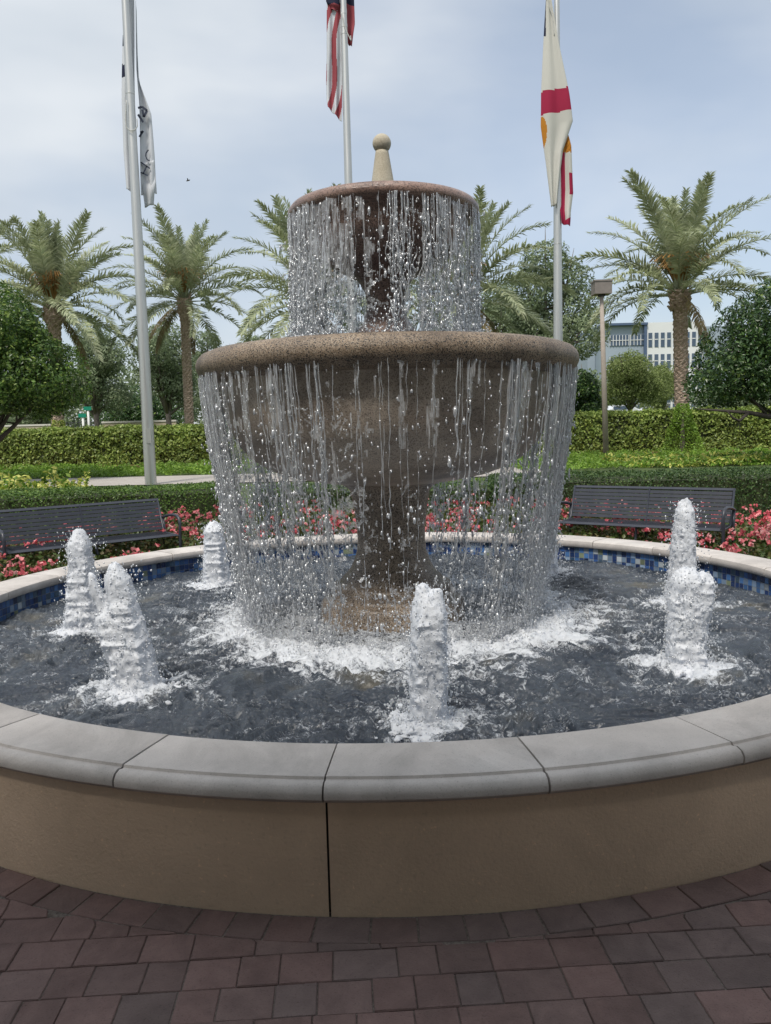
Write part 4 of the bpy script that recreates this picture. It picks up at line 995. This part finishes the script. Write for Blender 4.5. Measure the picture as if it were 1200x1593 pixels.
# ------------------------------------------------------------------ broadleaf trees
def lobe_tree(name, label, base, trunk_h, lobes, m, n, ls, seed, bark='bark', cat='tree', group=None, limbs=True, fill=.35, asp=.5, mul_r=False):
    g = np.random.default_rng(seed); bx, by = base; gz = float(ground_z(bx, by))
    root = empty(name, (bx, by, gz), label=label, cat=cat, **({'group': group} if group else {}))
    lobes = np.array(lobes, float); w = (lobes[:, 3] * lobes[:, 4] * lobes[:, 5]) ** .67; pick = g.choice(len(lobes), n, p=w / w.sum())
    d = g.normal(size=(n, 3)); d /= np.linalg.norm(d, axis=1)[:, None]
    q_ = np.where(g.uniform(size=n) < fill, g.uniform(.45, .9, n), g.uniform(.86, 1.04, n))
    Lb = lobes[pick]
    P = Lb[:, :3] + d * Lb[:, 3:6] * q_[:, None]
    fr = 1.1 / max(.3, lobes[:, 3].mean())
    disp = fbm(P * fr * 1.6 + seed, 3); P = P + d * (disp * lobes[:, 3].mean() * .38)[:, None]
    keep = fbm(P * fr * 2.4 + 50 + seed, 2) > -.32; P, d = P[keep], d[keep]
    V, q = leaves(P, ls, seed=seed, nrm=d, asp=asp, up=.15)
    obj('crown', mesh_np(V, [q], False), M[m], root)
    b = MB(); top = lobes[:, :3].mean(0); tz = trunk_h
    r0 = .05 + (.035 if mul_r else .02) * lobes[:, 2].max()
    b.tube([(0, 0, -.1), (.03, .02, tz * .5), (0, 0, tz)], [r0 * 1.3, r0, r0 * .9], 8)
    for L_ in lobes:
        e = L_[:3]; mid = np.array([e[0] * .45, e[1] * .45, tz + (e[2] - tz) * .35])
        b.tube([(0, 0, tz * .85), mid, e, e + (e - mid) * .5], [r0 * .6, r0 * .42, r0 * .22, .01], 6)
        for k in range(4):
            dd = g.normal(size=3); dd[2] = abs(dd[2]); dd /= np.linalg.norm(dd); s_ = mid + (e - mid) * g.uniform(.1, .9)
            b.tube([s_, s_ + dd * L_[3:6] * .5, s_ + dd * L_[3:6] * .85 + [0, 0, .1]], [r0 * .22, r0 * .12, .008], 5)
    obj('trunk', b.mesh(True), M[bark], root)
    return root
def rel(base, pts):    # lobes given relative to base ground
    return pts
# big round tree at the left edge
p = at(-25, 640, 21); bx = p[0]
lobe_tree('broadleaf_tree', 'dense round glossy green tree at the left edge', (bx, 21), 1.0,
          [(0, 0, 3.2, 2.0, 1.8, 1.55), (1.3, -.2, 2.75, 1.25, 1.3, 1.1), (.5, -.4, 3.9, 1.4, 1.3, 1.0), (-1.2, 0, 3.3, 1.5, 1.4, 1.4), (1.6, 0, 2.25, .95, 1, .6), (.3, -.8, 2.35, 1.5, .9, .65), (1.3, -.2, 3.4, .9, .9, .8)], 'leaf_bright', 42000, .105, 61, 'bark_dark', fill=.25)
# big dark tree at the right edge
p = at(1265, 650, 21); bx = p[0]
lobe_tree('broadleaf_tree', 'dense dark green tree at the right edge with a low bare limb', (bx, 21), .9,
          [(0, 0, 3.3, 2.1, 1.9, 1.5), (-1.7, 0, 2.6, 1.4, 1.3, 1.05), (-.9, -.3, 3.6, 1.35, 1.2, 1.1), (1.1, 0, 3.5, 1.7, 1.6, 1.5), (-2.4, .1, 2.15, 1.0, .9, .7), (-.9, -.6, 2.15, 1.4, 1, .6), (-1.8, .2, 3.2, .85, .8, .75)], 'leaf_dark', 46000, .105, 62, 'bark_dark', fill=.25)
b = MB(); q0 = at(1262, 655, 20.6); pts = [at(1262, 690, 20.8), at(1235, 650, 20.7), at(1195, 648, 20.4), at(1165, 642, 20.3), at(1135, 640, 20.3), at(1085, 636, 20.4)]
b.tube(np.array(pts), [.12, .10, .075, .055, .04, .015], 7); b.tube(np.array([pts[3], at(1150, 655, 20.2), at(1140, 650, 20.2), at(1132, 640, 20.1)]), [.05, .04, .03, .012], 6)
b.tube(np.array([pts[2], at(1180, 630, 20.3), at(1160, 610, 20.3)]), [.05, .03, .012], 6)
low = [o for o in bpy.data.objects if o.name.startswith('broadleaf_tree') and 'low bare limb' in o.get('label', '')][0]
for v in b.v: v -= np.array(low.location)
obj('limb', b.mesh(True), M['bark_dark'], low)

def small_tree(px, Y, ztop_px, width_px, label, m, seed, n=9000, ls=.13, spread=1.0, mul=2.2, name='background_tree', trunk=.3, sparse=.35, group='trees beyond the tall hedge', bark='bark'):
    x = at(px, 650, Y)[0]; gz = float(ground_z(x, Y)); top = at(px, ztop_px, Y)[2] - gz; W = width_px / FPX * Y / 2
    g = np.random.default_rng(seed); lobes = []
    for k in range(9):
        a = k * 2.4 + g.uniform(-.4, .4); rr = W * g.uniform(.2, .62) * spread; hz = top * (.34 + .48 * g.uniform()); s = W * g.uniform(.34, .5)
        lobes.append((rr * math.cos(a), rr * math.sin(a), hz, s, s, min(s * .9, top * .22)))
    lobes.append((0, 0, top - W * .38, W * .45, W * .45, W * .36))
    return lobe_tree(name, label, (x, Y), top * trunk, lobes, m, int(n * mul), ls * 1.15, seed, bark=bark, group=group, fill=sparse, asp=.45)
small_tree(150, 56, 500, 125, 'grey green tree with a short thick trunk left of the left flagpole', 'leaf_olive', 71, 9000, .17)
small_tree(262, 54, 500, 140, 'airy green tree behind the slim left palm', 'leaf_olive', 72, 9000, .17)
small_tree(328, 62, 512, 90, 'thin topped tree left of the lower bowl', 'leaf_olive', 73, 6000, .17)
small_tree(60, 66, 560, 150, 'green tree low behind the left edge tree', 'leaf_olive', 74, 7000, .2)
small_tree(402, 64, 520, 110, 'tree behind the left half of the lower bowl', 'leaf_olive', 75, 6000, .2)
small_tree(850, 46, 375, 170, 'tall airy tree behind the right flagpole', 'leaf_olive', 76, 13000, .17, trunk=.35)
small_tree(775, 50, 440, 160, 'tall tree behind the right half of the bowls', 'leaf_olive', 77, 9000, .17)
small_tree(980, 52, 545, 122, 'small yellowish green tree with fine branches in front of the grey facade', 'leaf_yellowish', 78, 9000, .14, trunk=.36, sparse=.5)
small_tree(1032, 58, 565, 85, 'smaller yellowish tree beside the lamp and white facade', 'leaf_yellowish', 79, 6000, .14, trunk=.36, sparse=.5)
small_tree(905, 36, 575, 95, 'dense dark green shrub tree left of the lamp post', 'leaf_dark', 80, 9000, .13, trunk=.15)
small_tree(640, 60, 590, 190, 'round green tree hidden behind the fountain stem', 'leaf_olive', 81, 6000, .2)
small_tree(215, 80, 600, 160, 'low dark green tree beyond the left cream wall', 'leaf_dark', 82, 6000, .25)
small_tree(1150, 70, 590, 160, 'green tree beyond the right edge tree', 'leaf_olive', 83, 6000, .22)
small_tree(520, 75, 585, 170, 'distant tree seen through the falling water', 'leaf_olive', 84, 5000, .25)

def far_trees():
    g = np.random.default_rng(90); n = 42000
    x = g.uniform(-85, 30, n); y = 96 + g.normal(0, 2.5, n)
    top = 6.2 + 2.2 * vnoise(np.c_[x * .13, x * 0, x * 0]) + 1.5 * vnoise(np.c_[x * .5, x * 0 + 4, x * 0]) + .6 * vnoise(np.c_[x * 1.6, x * 0 + 9, x * 0])
    z = ground_z(x, y) + top * g.uniform(0, 1, n) ** .7
    V, q = leaves(np.c_[x, y, z], .5, seed=90, asp=.6)
    obj('distant_trees', mesh_np(V, [q], False), M['leaf_olive'], kind='stuff', label='far line of trees closing the view behind the garden walls')
far_trees()

# ------------------------------------------------------------------ flagpoles, flags
def flagpole(px, y_b, Y, r0, label, collars, lean=0):
    p = at(px, y_b, Y); x = p[0]; gz = float(ground_z(x, Y)); H = 13.5
    root = empty('flagpole', (x, Y, gz), label=label, cat='flagpole', group='aluminium flagpoles behind the fountain')
    b = MB(); zz = np.linspace(0, H, 10); b.lathe(np.c_[np.interp(zz, [0, 2, H], [r0, r0 * .97, r0 * .48]), zz], 24); obj('pole', autosmooth(b.mesh()), M['alu'], root)
    b = MB(); a = np.linspace(-np.pi / 2, np.pi / 2, 9); b.lathe(np.c_[np.cos(a) * .11, H + .1 + np.sin(a) * .11], 16); obj('ball_top', b.mesh(True), M['alu'], root)
    for (yy, hh) in collars:
        z = at(px, yy, Y)[2] - gz; rr = np.interp(z, [0, 2, H], [r0, r0 * .97, r0 * .48])
        b = MB(); b.lathe([(rr * .99, z - hh), (rr * 1.06, z - hh + .005), (rr * 1.06, z + hh - .005), (rr * .99, z + hh)], 24); obj('collar', autosmooth(b.mesh()), M['alu'], root)
    b = MB(); b.box((r0 * .3, -r0 * .93, 1.15), (r0 * .9, .03, .34)); obj('access_door', bevel_me(b.mesh()) if False else b.mesh(), M['alu'], root)
    return root
flagpole(235, 752, 19, .135, 'tall tapered aluminium flagpole on the left, carrying the white lettered flag', [(145, .02)])
flagpole(549, 520, 21, .135, 'aluminium flagpole rising behind the upper bowl, left of the finial', [(18, .07), (40, .05), (52, .03)])
flagpole(869, 727, 22, .135, 'aluminium flagpole on the right, carrying the white flag with red bands', [(380, .01)])

def strip(pts_l, pts_r, Y, colf, fold=.10, nf=2.0, n=(130, 40), seed=0, depth=0):
    """cloth between two hanging edges given as (px, py); returns V, quads, face colours"""
    pl, pr = np.array(pts_l, float), np.array(pts_r, float); t = np.linspace(0, 1, n[0]); u = np.linspace(0, 1, n[1])
    tl = np.linspace(0, 1, len(pl)); tr_ = np.linspace(0, 1, len(pr))
    Lx, Ly = np.interp(t, tl, pl[:, 0]), np.interp(t, tl, pl[:, 1]); Rx, Ry = np.interp(t, tr_, pr[:, 0]), np.interp(t, tr_, pr[:, 1])
    V = []; PX = np.zeros(n); PY = np.zeros(n)
    for i in range(n[0]):
        for j in range(n[1]):
            x = Lx[i] + (Rx[i] - Lx[i]) * u[j]; y = Ly[i] + (Ry[i] - Ly[i]) * u[j]; PX[i, j], PY[i, j] = x, y
            d = depth + fold * math.sin(u[j] * nf * 2 * math.pi + t[i] * 2 + seed) * (.35 + .65 * t[i]) + .03 * math.sin(t[i] * 9 + seed)
            q = at(x, y, Y); V.append((q[0], q[1] + d, q[2]))
    i = np.arange(n[0] * n[1]).reshape(n)
    q = np.stack([i[:-1, :-1], i[:-1, 1:], i[1:, 1:], i[1:, :-1]], -1).reshape(-1, 4)
    cx_ = (PX[:-1, :-1] + PX[1:, 1:]).ravel() / 2; cy_ = (PY[:-1, :-1] + PY[1:, 1:]).ravel() / 2
    U, T = np.meshgrid(u[:-1], t[:-1]); C = np.array([colf(a, b_, uu, tt) for a, b_, uu, tt in zip(cx_, cy_, U.ravel(), T.ravel())])
    return np.array(V), q, C
def flag(label, strips, Y):
    V = []; Q = []; C = []; n = 0
    for s in strips:
        v, q, c = strip(Y=Y, **s); V.append(v); Q.append(q + n); C.append(c); n += len(v)
    me = mesh_np(np.concatenate(V), [np.concatenate(Q)], True, col=np.concatenate(C))
    o = obj('flag', me, M['cloth'], label=label, cat='flag')
    sm = o.modifiers.new('thick', 'SOLIDIFY'); sm.thickness = .004
    return o
WH = (.74, .76, .80); RD = (.42, .10, .12); NV = (.03, .035, .07); CR = (.45, .035, .09); OR = (.62, .27, .04); WH2 = (.70, .69, .64)
def white(*a): return WH
def c_left(x, y, u, t):
    for (yy, h) in ((6, 4), (55, 9), (105, 11)):
        if abs(y - yy) < h * (1 - .3 * u) and u < .42: return NV
    return WH
f1 = flag('white flag with navy letters, hanging limp behind the left flagpole', [
    dict(pts_l=[(188, -40), (186, 60), (185, 150), (187, 230), (193, 290)], pts_r=[(204, -40), (206, 60), (207, 150), (209, 230), (212, 302)], colf=c_left, fold=.05, nf=1.5, depth=.20, seed=1),
    dict(pts_l=[(206, -10), (208, 100), (212, 160), (214, 230), (216, 300)], pts_r=[(207, 20), (212, 120), (230, 170), (236, 240), (239, 296)], colf=white, fold=.06, nf=1.3, depth=.26, seed=3),
    dict(pts_l=[(216, 250), (218, 280), (220, 318)], pts_r=[(236, 245), (239, 280), (234, 314)], colf=white, fold=.04, nf=1, depth=.22, seed=5, n=(20, 14))], 19)
# printed letters on it
def letter(strokes, parent, w, Y=19, name='letter'):
    b = MB()
    for s in strokes:
        P = [at(x, y, Y) for x, y in s]
        for a, c in zip(P[:-1], P[1:]):
            d = c - a; L = np.linalg.norm(d); d /= L; nrm = np.array([0, -1, 0.]); sd = np.cross(d, nrm) * w / 2
            V = [a - sd, a + sd, c + sd, c - sd, a - sd + [0, .006, 0], a + sd + [0, .006, 0], c + sd + [0, .006, 0], c - sd + [0, .006, 0]]
            b.add(V, [[0, 1, 2, 3], [4, 7, 6, 5], [0, 3, 7, 4], [1, 5, 6, 2], [0, 4, 5, 1], [3, 2, 6, 7]])
    return obj(name, b.mesh(), M['navy'], parent)
YL = 19.14
letter([[(219, 252), (233.5, 262)], [(219, 268), (230, 273)], [(229, 257.5), (223, 270)]], f1, .03, YL)
letter([[(231, 233), (227.5, 238), (227, 243), (229, 248), (233, 250.5)]], f1, .028, YL)
letter([[(215, 168), (221, 166), (229, 172), (224, 182), (221.5, 170)], [(215, 178), (223, 190)]], f1, .05, YL)
letter([[(217, 213), (223, 203.5)], [(218.5, 206), (222.5, 205)]], f1, .045, YL)

def usf(off):
    def f(x, y, u, t):
        k = (x * .95 + (y) * .13 + off + 5 * math.sin(y * .035)) / 7.6
        return RD if int(math.floor(k)) % 2 == 0 else WH
    return f
flag('red and white striped flag hanging limp on the middle flagpole', [
    dict(pts_l=[(509, -60), (508, 10), (508, 80), (507, 120), (508, 150), (510, 164)], pts_r=[(530, -60), (531, 10), (532, 80), (532, 120), (532, 150), (532, 187)], colf=usf(0), fold=.06, nf=2, depth=.16, seed=2),
    dict(pts_l=[(534, -60), (536, 20), (541, 62)], pts_r=[(549, -60), (552, 30), (547, 66)], colf=lambda x, y, u, t: NV if y < 0 else RD, fold=.04, nf=1, depth=.22, seed=4, n=(24, 12)),
    dict(pts_l=[(506, -60), (507, 0), (512, 8)], pts_r=[(528, -60), (528, 5), (527, 18)], colf=lambda x, y, u, t: NV if y < 4 else RD, fold=.04, nf=1, depth=.08, seed=6, n=(18, 12))], 21)
def c_fl(x, y, u, t):
    if 147 + (x - 840) * -.16 < y < 183 + (x - 840) * -.18 and y > 140: return CR
    if x < 850 and 186 < y < 236 and ((x - 841) / 8.) ** 2 + ((y - 210) / 26.) ** 2 < 1: return OR
    if x < 848 and y < 60: return NV
    return WH2
def c_fl2(x, y, u, t):
    if y < 238 and y > 205: return OR if (int(x * .7 + y * .5) % 4) else (.45, .18, .03)
    if y > 238 and u < .48 - .0 * t: return CR
    if 270 < y < 303 and u > .72: return CR
    if y > 338 + (1 - u) * 10: return CR
    return WH2
flag('white flag with crimson bands and orange seal, hanging limp on the right flagpole', [
    dict(pts_l=[(848, 2), (844, 70), (840, 150), (840, 200), (848, 255), (856, 325)], pts_r=[(856, 2), (868, 75), (883, 150), (889, 192), (874, 238), (864, 322)], colf=c_fl, fold=.05, nf=1.6, depth=-.16, seed=1),
    dict(pts_l=[(866, 225), (869, 236), (869, 290), (870, 325), (873, 349)], pts_r=[(882, 205), (888, 228), (892, 300), (888, 330), (887, 352)], colf=c_fl2, fold=.05, nf=1.4, depth=-.03, seed=3)], 22)
# halyards
def rope(pts, Y, label, dy=-.14, r=.012):
    b = MB(); P = np.array([at(x, y, Y) for x, y in pts]) + np.array([0, dy, 0]); t = np.linspace(0, 1, len(P)); tt = np.linspace(0, 1, len(P) * 5)
    P2 = np.c_[[np.interp(tt, t, P[:, k]) for k in range(3)]].T; b.tube(P2, r, 6); obj('halyard', b.mesh(True), M['rope'], label=label, cat='rope')
rope([(200, 160), (198.5, 190), (200, 202), (206, 207), (213, 206), (217, 200), (216, 188)], 19, 'white rope loop hanging round the left flagpole')
rope([(532, 24), (535, 40), (541, 56), (547, 68), (546, 60)], 21, 'rope loop across the middle flagpole below its collars')
rope([(848, 0), (851, 8), (858, 30), (861, 60)], 22, 'rope at the head of the right flag')

# ------------------------------------------------------------------ lamp post, signs, wall, cars, building
p = at(943, 706, 27); gz = float(ground_z(p[0], 27)); tz = at(935, 445, 27)[2] - gz; tx = at(936, 460, 27)[0] - p[0]
lp = empty('lamp_post', (p[0], 27, gz), label='tan lamp post with a dark box head in front of the palm and building', cat='lamp post')
b = MB(); b.tube([(0, 0, 0), (tx * .5, 0, tz * .5), (tx, 0, tz - .3)], [.10, .085, .065], 12); obj('pole', b.mesh(True), M['lamp_pole'], lp)
b = MB(); b.box((tx, 0, tz - .08), (.56, .5, .40)); b.box((tx, 0, tz + .14), (.6, .54, .05)); obj('lamp_head', b.mesh(), M['lamp_head'], lp)
b = MB(); b.box((tx, 0, tz - .3), (.2, .2, .08)); obj('bracket', b.mesh(), M['darkmetal'], lp)

def perimeter():
    def seg(x0, x1, y, z, h, label):
        root = empty('garden_wall', ((x0 + x1) / 2, y, z), label=label, cat='wall')
        b = MB(); b.box((0, 0, h / 2), (x1 - x0, .3, h)); obj('wall_body', b.mesh(), M['wall_cream'], root)
        b = MB(); b.box((0, 0, h + .06), (x1 - x0 + .05, .42, .12)); obj('cap', b.mesh(), M['wall_cap'], root); return root
    g0 = 1.2
    xa = at(0, 660, 60)[0]; 
    seg(at(-60, 660, 60)[0], at(80, 660, 60)[0], 60, g0, at(40, 661, 60)[2] - g0 - .1, 'cream garden wall with pale cap at the far left')
    seg(at(160, 660, 60)[0], at(275, 660, 60)[0], 60, g0, at(215, 655, 60)[2] - g0 - .1, 'cream garden wall right of the green street signs')
    seg(at(945, 645, 60)[0], at(1120, 645, 60)[0], 60, g0, at(1000, 640, 60)[2] - g0 - .1, 'cream garden wall on the right beyond the hedge')
    x = at(1028, 640, 59.5)[0]; r_ = empty('gate_pier', (x, 59.4, g0), label='square cream pier with a cap in the right garden wall', cat='pier'); h = at(1028, 632, 59.4)[2] - g0
    b = MB(); b.box((0, 0, h / 2), (.85, .7, h)); obj('shaft', b.mesh(), M['wall_cream'], r_); b = MB(); b.box((0, 0, h + .06), (1.05, .9, .12)); b.box((0, 0, h + .18), (.5, .5, .14)); obj('cap', b.mesh(), M['wall_cap'], r_)
    # iron railing
    x0, x1 = at(98, 660, 60)[0], at(158, 660, 60)[0]; zt = at(130, 655, 60)[2] - g0; r_ = empty('iron_railing', ((x0 + x1) / 2, 60, g0), label='dark iron railing between the two cream garden walls', cat='railing')
    for xx in np.arange(-(x1 - x0) / 2, (x1 - x0) / 2, .3):
        b = MB(); b.box((xx, 0, zt / 2), (.04, .04, zt)); obj('bar', b.mesh(), M['darkmetal'], r_)
    b = MB(); b.box((0, 0, zt - .1), (x1 - x0, .05, .05)); b.box((0, 0, .2), (x1 - x0, .05, .05)); obj('rail', b.mesh(), M['darkmetal'], r_)
    # street signs
    for px, yt, w, lab in ((129, 645, 12, 'green street sign on a white post, the lower of the two'), (137, 634, 12, 'green street sign on a white post, the upper of the two')):
        q = at(px, yt, 52); gz = float(ground_z(q[0], 52)); r_ = empty('street_sign', (q[0], 52, gz), label=lab, cat='street sign'); h = q[2] - gz
        b = MB(); b.tube([(0, 0, 0), (0, 0, h)], .075, 8); obj('post', b.mesh(True), M['white_paint'], r_)
        b = MB(); b.box((0, -.09, h - .06), (w / FPX * 52, .03, .24)); obj('sign_plate', b.mesh(), M['sign_green'], r_)
    # parked white cars
    def car(px, py, Y, label, rz):
        q = at(px, py, Y); x = q[0]; gz = q[2] - 1.45
        r_ = empty('parked_car', (x, Y, gz), rz, label=label, cat='car', group='white cars parked beyond the garden wall')
        pr = [(-2.2, .35), (-2.25, .75), (-1.9, .92), (-1.0, 1.0), (-.45, 1.4), (.9, 1.45), (1.6, 1.05), (2.15, .95), (2.25, .6), (2.2, .35)]
        n = len(pr); V = [(a, s * .85, z) for s in (-1, 1) for a, z in pr]; me = bpy.data.meshes.new('body'); me.from_pydata(V, [], [tuple(range(n))[::-1], tuple(range(n, 2 * n))] + [(i, (i + 1) % n, n + (i + 1) % n, n + i) for i in range(n)])
        bevel(obj('body', me, M['car_paint'], r_), .06, 2)
        b = MB()
        for s in (-1, 1): b.box((.2, s * .86, 1.17), (1.7, .02, .3))
        obj('window', b.mesh(), M['glass_far'], r_)
        for xx in (-1.4, 1.4):
            for s in (-1, 1):
                b = MB(); b.tube([(xx, s * .7, .33), (xx, s * .88, .33)], .33, 14); obj('wheel', b.mesh(), M['tyre'], r_)
    car(960, 630, 72, 'white car parked beyond the right garden wall', .1)
    car(1010, 632, 74, 'white car parked right of the other, behind the small tree', -.1)
perimeter()

def building():
    Y = 150; g0 = 2.5
    xl, xm, xr = at(925, 560, Y)[0], at(1005, 560, Y)[0], at(1094, 560, Y)[0]; zt = at(1045, 501, Y)[2]; zg = at(965, 506, Y)[2]
    root = empty('office_building', ((xl + xr) / 2, Y, g0), label='modern office block, white facade with narrow windows beside a grey glazed wing', cat='building')
    ox = (xl + xr) / 2
    def part(name, c, d, m, parent=root, rz=0):
        b = MB(); b.box((c[0] - ox, c[1] - Y, c[2] - g0), d, rz); return obj(name, b.mesh(), M[m], parent)
    H = zt - g0
    part('white_wing', ((xm + xr) / 2, Y + 10, g0 + H / 2), (xr - xm, 20, H), 'bld_white')
    Hg = zg - g0
    # slanting glazed wing
    xa = at(937, 560, Y)[0]
    gw = part('grey_wing', ((xa + xm) / 2, Y + 9.5, g0 + Hg / 2), (xm - xa - .1, 18, Hg), 'bld_grey')
    part('side_wall', ((xl + xa) / 2, Y + 12, g0 + Hg / 2 - .4), (xa - xl, 14, Hg - .8), 'bld_grey')
    part('roof_trim', ((xa + xm) / 2, Y + 9, zg + .15), (xm - xa + .4, 19, .4), 'bld_blue')
    part('corner_strip', (xm - .15, Y - .1, g0 + Hg / 2), (.5, .4, Hg), 'bld_blue')
    part('side_block', (xr + 3, Y + 6, g0 + H / 2 - .4), (6, 10, H - .8), 'bld_grey')
    # glass bands on the grey wing
    fl = (zt - at(1045, 501 + 36.5, Y)[2])
    for k in range(5):
        z1 = zg - 1.7 - k * fl * .92; 
        if z1 - 1.2 < g0: break
        for (u0, u1) in ((.19, .62), (.66, .97)):
            x0, x1 = xa + (xm - xa) * u0, xa + (xm - xa) * u1
            w = part('window', ((x0 + x1) / 2, Y + .44, z1 - 1.0), (x1 - x0, .2, 1.9), 'glass_far')
            nn = 6 if u0 < .5 else 4
            for j in range(nn + 1): part('mullion', (x0 + (x1 - x0) * j / nn, Y + .3, z1 - 1.0), (.1, .12, 1.9), 'bld_white', root)
            part('mullion', ((x0 + x1) / 2, Y + .28, z1 - 1.0), (x1 - x0, .1, .1), 'bld_white', root)
    # narrow windows on the white wing
    for k in range(5):
        z1 = at(1045, 517, Y)[2] - k * fl * .92
        if z1 - 2.6 < g0: break
        for j in range(9):
            px = 1011.5 + j * 9.7; xx = at(px, 530, Y)[0]
            if xx > xr - .5: break
            w = part('window', (xx, Y - .02, z1 - 1.3), (.62, .12, 2.6), 'glass_far')
            part('mullion', (xx, Y - .1, z1 - 1.2), (.62, .06, .14), 'bld_white', root)
            part('window_reveal', (xx + .36, Y - .06, z1 - 1.3), (.08, .18, 2.6), 'bld_grey', root)
building()

# assumed roof, wall and columns behind the camera, added and sized to shade the front
pr = empty('shade_porch', (0, -4, 0), label='assumed plastered roof and wall, unseen behind the camera, added to shade the paving', cat='building')
b = MB(); b.box((0, -2.6, 7.35), (26, 12.0, .5)); obj('roof', b.mesh(), M['shade_porch_plaster'], pr)
b = MB(); b.box((0, -8.8, 4.5), (34, .4, 9)); obj('wall', b.mesh(), M['shade_porch_plaster'], pr)
for sx in (-9, 9):
    b = MB(); b.box((sx, 2.8, 3.55), (.7, .7, 7.08)); obj('column', b.mesh(), M['shade_porch_plaster'], pr)

# a small bird in the sky
p = at(293, 281, 60); bd = empty('bird', tuple(p), label='tiny dark bird flying in the sky right of the left flag', cat='bird')
b = MB(); b.tube([(-.16, 0, -.03), (-.05, 0, 0), (.08, 0, .03), (.15, 0, .05)], [.01, .05, .045, .01], 6); obj('body', b.mesh(True), M['bird'], bd)
for s in (-1, 1):
    b = MB(); b.add([(0.02, 0, .02), (-.06, 0, .01), (-.02, s * .25, .09), (.03, s * .22, .09), (.02, 0, .035), (-.06, 0, .02), (-.02, s * .25, .1), (.03, s * .22, .1)], [[0, 1, 2, 3], [4, 7, 6, 5], [0, 3, 7, 4], [1, 5, 6, 2], [2, 6, 7, 3]]); obj('wing', b.mesh(), M['bird'], bd)
